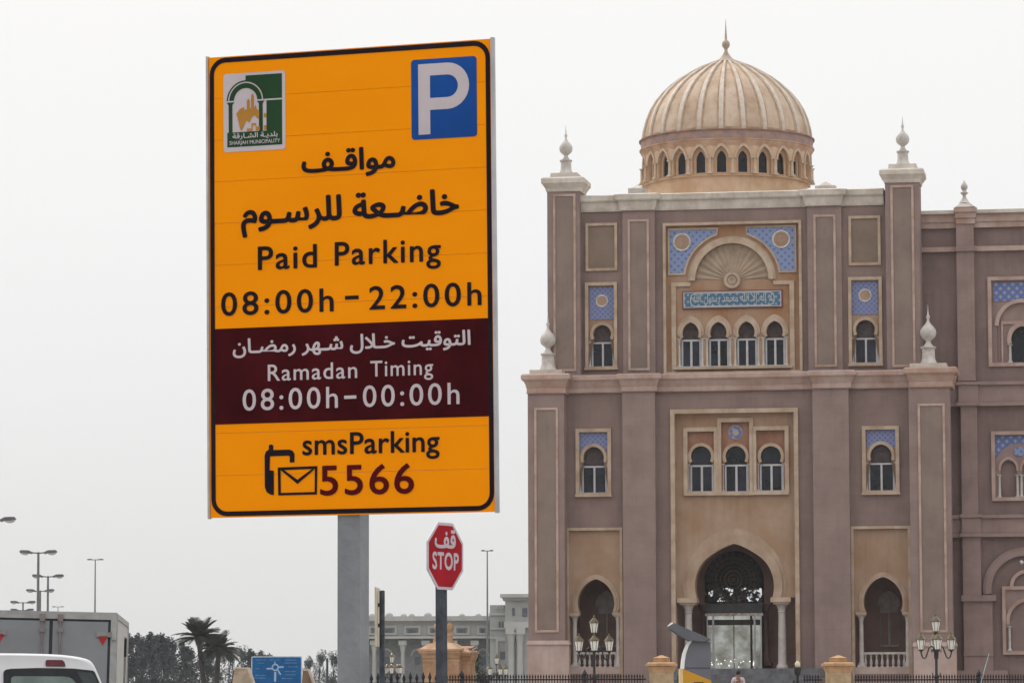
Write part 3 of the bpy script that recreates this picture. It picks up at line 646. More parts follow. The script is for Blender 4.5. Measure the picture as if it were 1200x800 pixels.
for k in range(15):
    a0 = PI * (k + .5) / 15; L_ = RA - .14; r0 = .36
    ca, sa = math.cos(a0), math.sin(a0)
    pts_ = []
    fl = MB(); w1 = L_ * math.sin(PI / 30) * .92; w0 = r0 * math.sin(PI / 30)
    P_ = lambda r_, t_: (axc + r_ * ca - t_ * sa, azs + r_ * sa + t_ * ca)
    q0, q1, q2, q3 = P_(r0, -w0), P_(L_, -w1), P_(L_, w1), P_(r0, w0); m0, m1 = P_(r0, 0), P_(L_, 0)
    yb_ = -v + .42
    fl.add([(q0[0], yb_, q0[1]), (q1[0], yb_, q1[1]), (q2[0], yb_, q2[1]), (q3[0], yb_, q3[1]), (m0[0], yb_ - .05, m0[1]), (m1[0], yb_ - .085, m1[1])], [(0, 1, 5, 4), (4, 5, 2, 3), (1, 2, 5), (0, 4, 3)])
    part('flute', fl, SHELL, sh if False else cp)
rs_x, rs_z = B(857.7, 328, v + .1)
part('rosette', MB().ring(circ(rs_x, rs_z, 6.4 * PX), circ(rs_x, rs_z, 9.8 * PX), -v - .06, -v + .4, closed=True).ring(circ(rs_x, rs_z, 3 * PX), circ(rs_x, rs_z, 4.6 * PX), -v - .02, -v + .3, closed=True).plate(circ(rs_x, rs_z, 6.6 * PX), [], -v + .03, -v + .3).lathe([(.01, -.01), (.02, 0)], 6, (rs_x, -v - .01, rs_z)), SHELL, cp)
# spandrels
for s, q in ((-1, ((784.5, 270), (839.5, 268.5), (784.5, 320.5))), (1, ((931, 265.5), (875.5, 267), (931, 317)))):
    A_, T_, L_ = (B(*p, v - .1) for p in q)
    Ro = math.hypot(T_[0] - axc, T_[1] - azs); R2_ = math.hypot(L_[0] + -s * .45 - axc, L_[1] - azs)
    Rm = (49.5 + 9) * PX
    zt_ = (A_[1] + T_[1]) / 2; xe = A_[0]; zl = L_[1]
    a0 = math.asin(min(1, (zt_ - azs) / Rm)) if zt_ - azs < Rm else PI / 2
    pts_ = [(xe, zl), (xe, zt_)]
    t0 = math.asin((zl - azs) / Rm); t1 = math.acos(min(1, abs(T_[0] - axc) / Rm))
    cur = [(axc + s * Rm * math.cos(t1 + (t0 - t1) * k / 12), azs + Rm * math.sin(t1 + (t0 - t1) * k / 12)) for k in range(13)]
    pts_ += [(T_[0], zt_)] + [p for p in cur if p[1] < zt_ - .02]
    cen_ = (sum(p[0] for p in pts_) / len(pts_), sum(p[1] for p in pts_) / len(pts_))
    part('tile_spandrel', MB().plate(pts_, [], -v + .12, -v + .18), BLUET2, cp)
    big = [(p[0] + (.08 if p[0] > cen_[0] else -.08) * (1 if abs(p[0] - cen_[0]) > .1 else .3), p[1] + (.08 if p[1] > cen_[1] else -.08)) for p in pts_]
    big[0] = (xe + s * .08, zl - .08); big[1] = (xe + s * .08, zt_ + .08); big[2] = (pts_[2][0] - s * .1, zt_ + .08)
    big[3:] = [(axc + s * (Rm - .09) * abs(p[0] - axc) / Rm, azs + (Rm - .09) * (p[1] - azs) / Rm) for p in pts_[3:]]
    big[-1] = (big[-1][0], zl - .08)
    part('spandrel_moulding', MB().ring(pts_, big, -v + .07, -v + .2, closed=True), CREAM2, cp)
    mx_, mz_ = B(*((799, 283.5) if s < 0 else (915.3, 280)), v - .05)
    part('medallion', MB().ring(circ(mx_, mz_, 9 * PX), circ(mx_, mz_, 10.8 * PX), -v + .06, -v + .13, closed=True), mat('white_ring', (.52, .50, .50), .6, bump=0), cp)
    part('medallion', MB().plate(circ(mx_, mz_, 9.05 * PX), [], -v + .08, -v + .13).ring(circ(mx_, mz_, 3 * PX), circ(mx_, mz_, 4.4 * PX), -v + .05, -v + .09, closed=True).ring(circ(mx_, mz_, 6.5 * PX), circ(mx_, mz_, 7.2 * PX), -v + .05, -v + .09, closed=True), TAN, cp)
# inner moulding with shoulders
iu0, iu1 = bx(787, 380, v - .1), bx(931, 380, v - .1); zl_ = bz(858, 331, v - .1)
for x in (iu0, iu1 - .22): part('panel_moulding', MB().box(x, x + .22, -v + .06, -v + .17, ci[2], zl_ - .14), CREAM2, cp)
part('shoulder_moulding', MB().box(iu0, axc - RA - .1, -v + .05, -v + .17, zl_ - .14, zl_ + .05), CREAM2, cp)
part('shoulder_moulding', MB().box(axc + RA + .1, iu1, -v + .05, -v + .17, zl_ - .14, zl_ + .05), CREAM2, cp)
# banner
bu0, bu1, bz0, bz1 = rect(799.5, 340, 917, 361, v - .02)
bn = part('inscription_panel', MB().box(bu0, bu1, -v + .05, -v + .17, bz0, bz1), mat('banner_red_border', (.20, .035, .03), .5, bump=0), cp)
part('inscription_tiles', MB().box(bu0 + .1, bu1 - .1, -v + .03, -v + .051, bz0 + .09, bz1 - .09), TEALT, cp)
wt = mat('banner_white', (.44, .46, .47), .5, var=.04, bump=0)
lf_ = rrect(bu0 + .42, bu1 - .42, bz0 + .14, bz1 - .14, .2, 2)
lfo = rrect(bu0 + .38, bu1 - .38, bz0 + .10, bz1 - .10, .22, 2)
part('inscription_outline', MB().ring(lf_, lfo, -v + .015, -v + .031, closed=True).ring(rpts(bu0 + .1, bu1 - .1, bz0 + .09, bz1 - .09), rpts(bu0 + .06, bu1 - .06, bz0 + .055, bz1 - .055), -v + .015, -v + .052, closed=True), wt, cp)
part('lettering', text_mb(arabic('لا إله إلا الله محمد رسول الله'), bu0 + .5, bu1 - .5, bz0 + .16, bz1 - .15, -v + .012, .006, 1, .001), wt, cp, fix=False)
# four windows
for i, (xx, w_) in enumerate(bH):
    g_ = part('archivolt', MB().ring([p for p in arch(xx, kz, 9.8 * PX, .5, .12)], [p for p in arch(xx, kz, 13.2 * PX, .5, .16)], -v + .05, -v + .18).ring(arch(xx, kz, 13.2 * PX, .45, .16), arch(xx, kz, 15.9 * PX, .1, .2), -v + .1, -v + .18), CREAM2, cp)
    lunette(cp, xx, kz, 9.8 * PX, .0, .12, zs4 - .03, v - .38)
    casement(cp, xx - 11.8 * PX, xx + 11.8 * PX, zb4, zs4 + .02, v - .32, w=.085, cr=.06)
part('sill', MB().box(bH[0][0] - .85, bH[3][0] + .85, -v - .12, -v + .2, zb4 - .12, zb4 + .0), CREAM2, cp)

# --- the portal
v = 0
po = part('portal', rframe(MB(), (PORT[0] - .03, PORT[1] + .03, ZB - 2, PORT[3] + .03), .2, -.5, .16), CREAM2, bld)
pi = (PORT[0] + .16, PORT[1] - .16, ZB, PORT[3] - .16)
VP = -.3                                                # plane of the portal wall
acx_, zspr = B(861, 700, VP); rA = 47 * PX
arcc = bz(861, 686.5, VP)
be_ = math.asin(min(.9, (arcc - zspr) / rA))
pA = arch(acx_, arcc, rA, be_, 0, 40, cusp=.13)
up0, up1, up2 = (rect(805, 504.5, 838, 577, VP), rect(844.5, 493.5, 879.5, 577, VP), rect(885.5, 503, 921, 576, VP))
hb = door(pA, ZB, pi[1] - acx_ - .02, acx_); hb = [(min(max(p[0], pi[0] + .02), pi[1] - .02), max(p[1], ZB + .01)) for p in hb]
part('panel', MB().plate(rpts(*pi), [hb] + [rpts(*inset(q, -.04)) for q in (up0, up1, up2)], -VP, -VP + .9), TAN, po)
part('archivolt', MB().ring(arch(acx_, arcc, rA - .02, be_, 0, 40, cusp=.13), arch(acx_, arcc, rA + 9.5 * PX, be_ * .86, .12, 40, cusp=.14), -VP - .14, -VP + .2).ring(arch(acx_, arcc, rA + 9.5 * PX, be_ * .86, .12, 40, cusp=.14), arch(acx_, arcc, rA + 13.4 * PX, be_ * .78, .3, 40), -VP - .045, -VP + .05), ARCHV, po, smooth=False)
# ochre stained head of the portal
for i, (q, mx0) in enumerate(((up0, 821.3), (up1, 861.6), (up2, 902.8))):
    w = part('window', rframe(MB(), inset(q, -.15), .19, VP - .4, VP + .14), CREAM2, po)
    cx_, zc_ = B(mx0, 534.5, VP - .1); cx_ = (q[0] + q[1]) / 2; R_ = 12 * PX
    zt_ = bz(861, 544.5, VP - .1); zb_ = q[2] + .02
    hw = 15.2 * PX
    a_ = arch(cx_, zc_, R_, .5)
    hole = [(cx_ - hw, zt_)] + [p for p in a_ if p[1] > zt_] + [(cx_ + hw, zt_), (cx_ + hw, zb_), (cx_ - hw, zb_)]
    part('panel', MB().plate(rpts(*inset(q, -.03)), [hole], -VP + .1, -VP + .4), BRICKY, po)
    part('archivolt', MB().ring([p for p in a_ if p[1] > zt_ - .1], [p for p, q2 in zip(arch(cx_, zc_, R_, .5, off=.15), a_) if q2[1] > zt_ - .1], -VP + .02, -VP + .12), CREAM2, po)
    lunette(po, cx_, zc_, R_, .5, 0, zt_ - .02, VP - .34, GLASS)
    casement(po, cx_ - 13.8 * PX, cx_ + 13.8 * PX, zb_, zt_ + .03, VP - .3, w=.085, cr=.06)
mx_, mz_ = B(861, 506.3, VP - .05); mx_ = (up1[0] + up1[1]) / 2
part('medallion', MB().plate(circ(mx_, mz_, 8.6 * PX), [], -VP + .06, -VP + .12), SHELL, po)
part('medallion_tiles', MB().ring(circ(mx_, mz_, 4 * PX), circ(mx_, mz_, 7.6 * PX), -VP + .03, -VP + .07, closed=True), BLUEW, po)
part('sill', MB().box(up0[0] - .12, up2[1] + .12, -VP - .22, -VP, up0[2] - .14, up0[2] - .01), CREAM2, po)
# columns of the portal
for x0, x1 in ((802, 810.5), (911.5, 920.5)):
    xm = bx((x0 + x1) / 2, 740, VP); zt_ = zspr; yy = -VP + .22
    part('column', MB().box(xm - .3, xm + .3, yy - .3, yy + .3, 0, bz(861, 783, VP)).lathe([(.27, bz(861, 783, VP)), (.29, bz(861, 781, VP)), (.2, bz(861, 777, VP)), (.195, bz(861, 760, VP)), (.165, bz(861, 718, VP))], 16, (xm, yy, 0))
         .lathe([(.165, bz(861, 718, VP)), (.2, bz(861, 717, VP)), (.17, bz(861, 715.5, VP)), (.22, bz(861, 711, VP)), (.32, bz(861, 707, VP))], 16, (xm, yy, 0)), COLST, po, smooth=True)
    part('capital', MB().box(xm - .49, xm + .46, yy - .49, yy + .46, bz(861, 705.5, VP), zspr - .0).box(xm - .38, xm + .38, yy - .38, yy + .38, bz(861, 708, VP), bz(861, 705.5, VP)), CREAM2, po)
# portal recess
D0, D1 = -VP + .9, 4.2
zr = bz(861, 625, -3)
rc = MB().box(PORT[0], PORT[0] + .1, D0 - .3, 9, ZB, zr + .4).box(PORT[1] - .1, PORT[1], D0 - .3, 9, ZB, zr + .4).box(PORT[0], PORT[1], D0, 9, zr, zr + .1).box(PORT[0], PORT[1], 8.9, 9, ZB, zr)
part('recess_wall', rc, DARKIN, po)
# inner arch wall with carved screen
VI = -D1
iac, izc = B(860, 683, VI); iR = 36 * PX * 1.02
izs = bz(860, 706, VI)
iA = arch(iac, izc, iR, .38, .1, 26); ihw = iR * .98
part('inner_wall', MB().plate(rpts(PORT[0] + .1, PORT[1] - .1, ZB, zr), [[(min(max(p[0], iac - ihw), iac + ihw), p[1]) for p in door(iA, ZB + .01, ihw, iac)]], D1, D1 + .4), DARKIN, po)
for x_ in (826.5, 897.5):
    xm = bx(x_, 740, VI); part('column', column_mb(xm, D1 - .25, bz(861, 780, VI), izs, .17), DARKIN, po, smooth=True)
scn = MB(); mcx, mcz = B(859.3, 678.6, VI)
yS0, yS1 = D1 + .1, D1 + .16
for r_ in (6, 11, 15.5, 20.5, 26): scn.ring(circ(mcx, mcz, (r_ - .7) * PX, 36), circ(mcx, mcz, (r_ + .7) * PX, 36), yS0, yS1, closed=True)
for k in range(24):
    a_ = 2 * PI * k / 24; c_, s_ = math.cos(a_), math.sin(a_); t_ = .016
    r0_, r1_ = 11 * PX, 34 * PX
    scn.plate([(mcx + r0_ * c_ - t_ * s_, mcz + r0_ * s_ + t_ * c_), (mcx + r0_ * c_ + t_ * s_, mcz + r0_ * s_ - t_ * c_), (mcx + r1_ * c_ + t_ * s_, mcz + r1_ * s_ - t_ * c_), (mcx + r1_ * c_ - t_ * s_, mcz + r1_ * s_ + t_ * c_)], [], yS0 - .02, yS1 - .02)
    rr_ = 23.3 * PX; scn.ring(circ(mcx + rr_ * math.cos(a_ + .13), mcz + rr_ * math.sin(a_ + .13), 1.5 * PX, 10), circ(mcx + rr_ * math.cos(a_ + .13), mcz + rr_ * math.sin(a_ + .13), 2.4 * PX, 10), yS0, yS1, closed=True)
    rr_ = 29.5 * PX; scn.ring(circ(mcx + rr_ * c_, mcz + rr_ * s_, 2.0 * PX, 10), circ(mcx + rr_ * c_, mcz + rr_ * s_, 3.0 * PX, 10), yS0, yS1, closed=True)
scr = part('carved_screen', scn, mat('screen_wood', (.11, .068, .05), .6, var=.2), po)
scr['kind'] = 'stuff'
ros = MB()
for k in range(12): ros.ring(circ(mcx + 6 * PX * math.cos(k * PI / 6), mcz + 6 * PX * math.sin(k * PI / 6), 1.0 * PX, 8), circ(mcx + 6 * PX * math.cos(k * PI / 6), mcz + 6 * PX * math.sin(k * PI / 6), 1.7 * PX, 8), D1 + .04, D1 + .1, closed=True)
ros.ring(circ(mcx, mcz, 1.2 * PX, 12), circ(mcx, mcz, 2.8 * PX, 12), D1 + .03, D1 + .1, closed=True)
part('screen_rosette', ros.ring(circ(mcx, mcz, 9.2 * PX, 24), circ(mcx, mcz, 11 * PX, 24), D1 + .02, D1 + .14, closed=True), mat('carved_wood', (.16, .085, .05), .6, var=.2), po)
GLOWM = bpy.data.materials.new('screen_glow'); GLOWM.use_nodes = True; b = GLOWM.node_tree.nodes['Principled BSDF']
n_, l_ = GLOWM.node_tree.nodes, GLOWM.node_tree.links
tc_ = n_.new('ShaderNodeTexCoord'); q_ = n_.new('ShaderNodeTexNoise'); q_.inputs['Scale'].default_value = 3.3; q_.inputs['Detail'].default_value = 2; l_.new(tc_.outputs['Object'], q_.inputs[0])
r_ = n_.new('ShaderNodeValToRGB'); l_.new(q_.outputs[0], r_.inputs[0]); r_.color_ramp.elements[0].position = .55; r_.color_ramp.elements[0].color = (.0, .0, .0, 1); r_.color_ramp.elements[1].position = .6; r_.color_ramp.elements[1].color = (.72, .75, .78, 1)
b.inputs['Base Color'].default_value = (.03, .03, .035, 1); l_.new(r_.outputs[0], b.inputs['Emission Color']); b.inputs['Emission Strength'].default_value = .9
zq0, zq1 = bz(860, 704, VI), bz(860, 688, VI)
part('glow_pane', MB().box(iac - 32 * PX, iac + 32 * PX, D1 + .5, D1 + .55, zq0, zq1), GLOWM, po)  # added pane whose glowing blotches stand in for brightness behind the screen
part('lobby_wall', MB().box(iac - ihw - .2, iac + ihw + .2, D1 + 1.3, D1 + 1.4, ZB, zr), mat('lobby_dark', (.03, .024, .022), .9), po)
# glazed vestibule
mg = bpy.data.materials.new('vestibule_glass'); mg.use_nodes = True; b = mg.node_tree.nodes['Principled BSDF']; n_, l_ = mg.node_tree.nodes, mg.node_tree.links
tc_ = n_.new('ShaderNodeTexCoord'); q_ = n_.new('ShaderNodeTexNoise'); q_.inputs['Scale'].default_value = 1.5; q_.inputs['Detail'].default_value = 6; l_.new(tc_.outputs['Object'], q_.inputs[0])
r_ = n_.new('ShaderNodeValToRGB'); l_.new(q_.outputs[0], r_.inputs[0]); e = r_.color_ramp.elements; e[0].position = .36; e[0].color = (.24, .235, .20, 1); e[1].position = .64; e[1].color = (.58, .60, .58, 1); w_ = e.new(.5); w_.color = (.40, .41, .375, 1)  # noise colours paint a mottled reflection into the panes
l_.new(r_.outputs[0], b.inputs['Base Color']); b.inputs['Metallic'].default_value = .85; b.inputs['Roughness'].default_value = .12
bp_ = n_.new('ShaderNodeBump'); bp_.inputs['Strength'].default_value = .18; bp_.inputs['Distance'].default_value = .05; l_.new(q_.outputs[0], bp_.inputs['Height']); l_.new(bp_.outputs[0], b.inputs['Normal'])
ve = VI + 1.6; yv = -ve
vu0, vu1 = bx(829, 750, ve), bx(892, 750, ve); vz0, vz1 = bz(860, 785, ve), bz(860, 706.5, ve); vzb = bz(860, 721, ve)
STEEL = mat('pale_steel', (.42, .42, .42), .3, metal=.5, var=.05, bump=0)
vb = part('vestibule', MB().box(vu0 - .05, vu1 + .05, yv, D1, vzb + .12, vz1).box(vu0 - .02, vu0 + .02, yv + .1, D1, ZB, vzb).box(vu1 - .02, vu1 + .02, yv + .1, D1, ZB, vzb), mat('dark_header', (.045, .045, .05), .5), po)
part('header_beam', MB().box(vu0 - .1, vu1 + .1, yv - .06, yv + .1, vzb, vzb + .12), mat('beam_white', (.5, .45, .42), .5, var=.3, scale=8, c2=(.3, .19, .12)), po)
xs = [vu0, bx(836, 750, ve), bx(860, 750, ve), bx(880.5, 750, ve), bx(884.5, 750, ve), vu1]
for i in range(5):
    part('glass_door' if i in (1, 2) else 'glass_panel', MB().box(xs[i] + .02, xs[i + 1] - .02, yv + .02, yv + .05, ZB, vzb), mg, po)
for x, w_, mm in ((xs[0], .05, STEEL), (xs[1], .09, WHITE), (xs[2], .03, DARKW), (xs[3], .1, DARKW), (xs[4], .09, WHITE), (xs[5], .06, STEEL)):
    part('mullion', MB().box(x - w_ / 2, x + w_ / 2, yv - .02, yv + .06, ZB, vzb), mm, po)
zz_ = bz(860, 731, ve); part('transom_bar', MB().box(vu0, vu1, yv, yv + .055, zz_ - .04, zz_ + .1), STEEL, po)
zz_ = bz(860, 728, ve); part('transom_bar', MB().box(vu0, vu1, yv - .005, yv + .05, zz_ - .16, zz_ + .1), DARKW, po)
LAMPM = bpy.data.materials.new('lobby_lamp_bulb'); LAMPM.use_nodes = True; b = LAMPM.node_tree.nodes['Principled BSDF']; b.inputs['Emission Color'].default_value = (1, .95, .8, 1); b.inputs['Emission Strength'].default_value = 1.6
rl = MB()
for k in range(16):
    xk = random.uniform(vu0 + .1, vu1 - .3); zk = bz(860, random.uniform(772, 782), ve); rl.box(xk, xk + random.uniform(.02, .06), yv - .01, yv + .01, zk, zk + random.uniform(.03, .07))
for k in range(5): xk = bx(880, 700, ve) + random.uniform(-.03, .2); zk = bz(860, random.uniform(772, 783), ve); rl.box(xk, xk + .03, yv - .015, yv + .01, zk, zk + .12)
tag(part('small_lamps', rl, LAMPM, po), kind='stuff')

# --- loggias
def baluster_me():
    h = 15 * PX; return MB().box(-.07, .07, -.07, .07, 0, .05).box(-.06, .06, -.06, .06, h - .05, h).lathe([(.035, .05), (.055, .1), (.075, .2), (.06, .3), (.03, .42), (.045, .47), (.04, h - .05)], 8).mesh('baluster', COLST, True)
BALM = baluster_me()
for (r, x0, x1, acx0, ycen, yspr, ytop, rpx, cols, rail, yrail) in (
        (LOGL, 664, 730, 698.6, 707, 717, 677.5, 22.2, (673.3, 724.2), (675, 723.5), 764.5),
        (LOGR, 998, 1068, 1035, 705.5, 716, 676, 22.9, (1009.3, 1063.8), (1010.5, 1062.5), 764.5)):
    VL = -.12
    o = part('loggia', rframe(MB(), (r[0] - .02, r[1] + .02, ZB - .5, r[3] + .02), .13, -.5, .1), CREAM2, bld)
    cx_, zc_ = B(acx0, ycen, VL); zs_ = bz(acx0, yspr, VL); R_ = rpx * PX; be_ = math.asin((zc_ - zs_) / R_)
    ii = (r[0] + .09, r[1] - .09, ZB, r[3] - .09)
    aa = arch(cx_, zc_, R_, be_, .28, 26)
    hb = door(aa, ZB + .02, (ii[1] - ii[0]) / 2 - .01, (ii[0] + ii[1]) / 2)
    part('panel', MB().plate(rpts(*ii), [hb], -VL, -VL + .55), TAN, o)
    part('archivolt', MB().ring(arch(cx_, zc_, R_ - .01, be_, .28, 26), arch(cx_, zc_, R_ + 3 * PX, be_ * .88, .28, 26), -VL - .1, -VL + .1).ring(arch(cx_, zc_, R_ + 3 * PX, be_ * .88, .28, 26), arch(cx_, zc_, R_ + 5.6 * PX, be_ * .8, .28, 26), -VL - .06, -VL + .05), ARCHV, o)
    zf = bz(acx0, 781, VL); zrl = bz(acx0, 766, VL)
    for c_ in cols:
        xm = bx(c_, 745, VL); part('column', column_mb(xm, -VL + .12, zf, zs_ - .15, .105), COLST, o, smooth=True)
        part('capital', MB().box(xm - .25, xm + .25, -VL + .12 - .26, -VL + .12 + .26, zs_ - .16, zs_ - .01), CREAM2, o)
    ra, rb_ = bx(rail[0], 765, VL), bx(rail[1], 765, VL)
    part('handrail', MB().box(ra, rb_, -VL + .14, -VL + .36, zrl, zrl + .1), COLST, o)
    for k in range(8):
        link('baluster', BALM, o, (ra + (rb_ - ra) * (k + .5) / 8, -VL + .25, zf))
    part('loggia_base', MB().box(r[0] + .1, r[1] - .1, -VL - .05, 3.5, 0, zf), PLINTH, o)
    part('recess_wall', MB().box(r[0], r[0] + .08, .4, 3.6, 0, r[3]).box(r[1] - .08, r[1], .4, 3.6, 0, r[3]).box(r[0], r[1], .44, 3.6, zs_ + 3.0, zs_ + 3.1).box(r[0], r[1], 3.5, 3.6, 0, r[3]), DARKIN, o)
    # window at the back of the loggia
    bc = cx_; zc2 = bz(acx0, 708, -3.3); a2 = arch(bc + .05, zc2, 11 * PX, .2, .1, 14)
    part('window_arch', MB().ring(a2, arch(bc + .05, zc2, 13.5 * PX, .2, .12, 14), 3.36, 3.5), mat('dim_grey_stone', (.40, .34, .31), .9), o)
    part('window_frame', MB().plate(door(a2, zs_ - 1.6), [rpts(bc - .36, bc + .0, zs_ - 1.5, zs_ + .02), rpts(bc + .1, bc + .46, zs_ - 1.5, zs_ + .02)], 3.4, 3.5), mat('dim_grey_frame', (.38, .35, .34), .7), o)

# --- entrance steps
o = thing('entrance_steps', 'wide grey stone steps climbing to the arched entrance of the domed building', 'steps', (BF.o.x, BF.o.y, 0), -PHI)
STEPM = mat('grey_granite', (.14, .14, .15), .7, var=.15, scale=3, bump=.2)
zT = bz(861, 783.5, 1.5); su0, su1 = bx(826, 785, 3), bx(938, 785, 3); ns_ = 12
for k in range(ns_):
    zk = zT * (k + 1) / ns_; y_ = -2.2 - (ns_ - k) * 1.9
    part('step', MB().box(su0 - 2, su1 + 1, y_, (y_ + 1.9) if k < ns_ - 1 else -.95, 0 if k == 0 else zT * k / ns_ - .1, zk), STEPM, o)
part('step', MB().box(PORT[0] + .02, PORT[1] - .02, -.94, 8.8, 0, ZB + .005), STEPM, o)

# --- the dome
VD = -9.0; CD = 9.0
dcx = bx(851.6, 165, VD); k_ = .2688 * PX * 1.052
zd = lambda yz: bz(851.6, 20 + yz * .2688, VD)
z0d = zd(543)
DP = [(367, 0), (366.5, 22), (362, 50), (352, 88), (336, 128), (312, 168), (282, 205), (246, 239), (205, 270), (160, 298), (115, 322), (70, 341), (45, 350)]
dome = part('dome', MB().lathe([(r_ * k_, h * k_) for r_, h in DP], 72), DOMEM, bld, (dcx, CD, z0d), smooth=True)
def strip(wide, lift, top):
    mb = MB(); L = len(DP); vs = []
    for i, (r_, h) in enumerate(DP):
        a_, b_ = DP[max(i - 1, 0)], DP[min(i + 1, L - 1)]
        tx, tz = b_[0] - a_[0], b_[1] - a_[1]; q = math.hypot(tx, tz); nx, nz = tz / q, -tx / q
        w = wide * (.30 + .70 * min(1, r_ / 330)) * (1 if r_ > 60 else .5)
        for l_i in (-6, lift):
            for s in (-1, 1): vs.append(((r_ + nx * l_i) * k_, s * w * k_ * (1 if l_i < 0 else top), (h + nz * l_i) * k_))
    fs = []
    for i in range(L - 1):
        a_, b_ = i * 4, i * 4 + 4
        fs += [(a_ + 2, a_ + 3, b_ + 3, b_ + 2), (a_, a_ + 2, b_ + 2, b_), (a_ + 1, b_ + 1, b_ + 3, a_ + 3)]
    fs += [(0, 1, 3, 2), (L * 4 - 4, L * 4 - 2, L * 4 - 1, L * 4 - 3)]
    return mb.add(vs, fs)
RIB = strip(12.5, 8, .72).mesh('rib', DOMER, True); REDG = strip(18, 2.0, .96).mesh('rib_border', DOMEG)
for k in range(24):
    a_ = -PI / 2 + math.radians(2.5) + k * PI / 12
    link('rib', RIB, dome, (0, 0, 0), (0, 0, a_)); link('rib_border', REDG, dome, (0, 0, 0), (0, 0, a_))
pt_ = MB()
part('panel_foot', MB().lathe([(367 * k_, 0), (371 * k_, 3 * k_), (371 * k_, 11 * k_), (366 * k_, 13 * k_)], 72), DOMEG, dome, smooth=True)
ftop = 350 * k_; kk = k_
part('dome_finial', MB().lathe([(46 * kk, -8 * kk), (52 * kk, -2 * kk), (52 * kk, 4 * kk), (44 * kk, 10 * kk), (28 * kk, 21 * kk), (17 * kk, 34 * kk), (8 * kk, 50 * kk), (7 * kk, 62 * kk), (10 * kk, 66 * kk), (16 * kk, 74 * kk), (18 * kk, 84 * kk), (15 * kk, 95 * kk), (8 * kk, 101 * kk), (5 * kk, 106 * kk), (5.5 * kk, 112 * kk), (3 * kk, 150 * kk), (.6 * kk, 196 * kk)], 20), mat('dome_finial_stone', (.42, .35, .27), .7, var=.1), dome, (0, 0, ftop - 2 * kk), smooth=True)
# drum
R0 = 366 * k_
zl1, zl2, zl3 = 0, -62 * k_, -200 * k_
drum = part('drum', MB().lathe([(352 * k_, zd(900) - z0d), (352 * k_, -200 * k_), (364 * k_, -199 * k_), (364 * k_, -192 * k_), (340 * k_, -191 * k_), (340 * k_, -50 * k_)], 72), DRUM, bld, (dcx, CD, z0d), smooth=True)
part('mosaic_band', MB().lathe([(376 * k_, -40 * k_), (379 * k_, -4 * k_), (367 * k_, 2 * k_)], 72, caps=False), DBAND, drum, smooth=True)
part('ring_cornice', MB().lathe([(340 * k_, -74 * k_), (368 * k_, -73 * k_), (371 * k_, -62 * k_), (377 * k_, -56 * k_), (379 * k_, -47 * k_), (384 * k_, -44 * k_), (384 * k_, -40 * k_), (374 * k_, -39 * k_)], 72, caps=False), mat('ring_stone', (.45, .31, .225), .85, scale=1.5, c2=(.38, .22, .13), bump=.2), drum, smooth=True)
part('ring_cornice', MB().lathe([(374 * k_, -5 * k_), (385 * k_, -4 * k_), (386 * k_, 1 * k_), (366 * k_, 4 * k_)], 72, caps=False), mat('ring_rust', (.30, .17, .12), .85, scale=2, c2=(.2, .11, .08)), drum, smooth=True)
half = R0 * math.tan(PI / 24)
zsp = -126 * k_; zbs = -192 * k_; ztp = -60 * k_
bayA = arch(0, zsp, 33 * k_, 0, 22 * k_, 14)
BAY = MB().plate(rpts(-half, half, zbs, ztp), [door(bayA, zbs + .01)], -R0, -R0 + 14 * k_).plate(rpts(-33 * k_, 33 * k_, zbs, ztp - .05), [door(arch(0, zsp - 2 * k_, 20 * k_, 0, 18 * k_, 12), zbs + 8 * k_)], -R0 + 16 * k_, -R0 + 24 * k_).mesh('drum_arch', DRUM)
BRG = MB().ring(arch(0, zsp, 32 * k_, 0, 22 * k_, 14), arch(0, zsp, 41 * k_, 0, 27 * k_, 14), -R0 - 5 * k_, -R0 + 2 * k_).mesh('arch_moulding', mat('arch_pale', (.52, .40, .30), .8, var=.08))
BPA = MB().box(-22 * k_, 22 * k_, -R0 + 23 * k_, -R0 + 25 * k_, zbs, ztp - .2).mesh('pane', GLASS)
BCO = column_mb(0, 0, zbs, zsp + 4 * k_, 6.3 * k_).mesh('column', mat('arch_pale', (1, 1, 1)), True)
for k in range(24):
    a_ = math.radians(2.5) + k * PI / 12
    link('drum_arch', BAY, drum, (0, 0, 0), (0, 0, a_)); link('arch_moulding', BRG, drum, (0, 0, 0), (0, 0, a_)); link('pane', BPA, drum, (0, 0, 0), (0, 0, a_))
    a2 = a_ + PI / 24; rr_ = R0 / math.cos(PI / 24) + 5 * k_
    link('column', BCO, drum, (rr_ * math.sin(a2), -rr_ * math.cos(a2), 0), (0, 0, a2))

# --- the wing
WV = -2.6; WP = -2.2
WR = 1290                                              # the wing runs on past the frame
zw = lambda y, v=WV: bz(1170, y, v)
wu0, wu1 = bx(1076, 500, WV), bx(WR, 500, WV)
WWU = rect(1158, 324, 1237, 429, WV); WWL = rect(1162, 505, 1227, 586.5, WV)
ZWT = zw(246)
part('wing_wall', MB().plate(rpts(wu0, wu1, 0, ZWT - .2), [rpts(*WWU), rpts(*WWL)], -WV, -WV + .6), WING, bld)
part('wing_wall', MB().box(wu0 + 1, wu1, -WV + .62, 34, 0, ZWT - .3), WING, bld)
def wband(name, y0, y1, v, m=WINGP, x0=1077, x1=WR, e=0):
    return part(name, MB().box(bx(x0, (y0 + y1) / 2, v), bx(x1, (y0 + y1) / 2, v), -v, -WV + .02, zw(y1, v), zw(y0, v)), m, bld)
wband('wing_cornice', 245, 249, WV + .5, CREAM); wband('wing_cornice', 249.2, 259, WV + .28, PINK); wband('wing_cornice', 259.2, 266, WV + .2, PINK); wband('string_course', 288, 293.5, WV + .22, PINK)
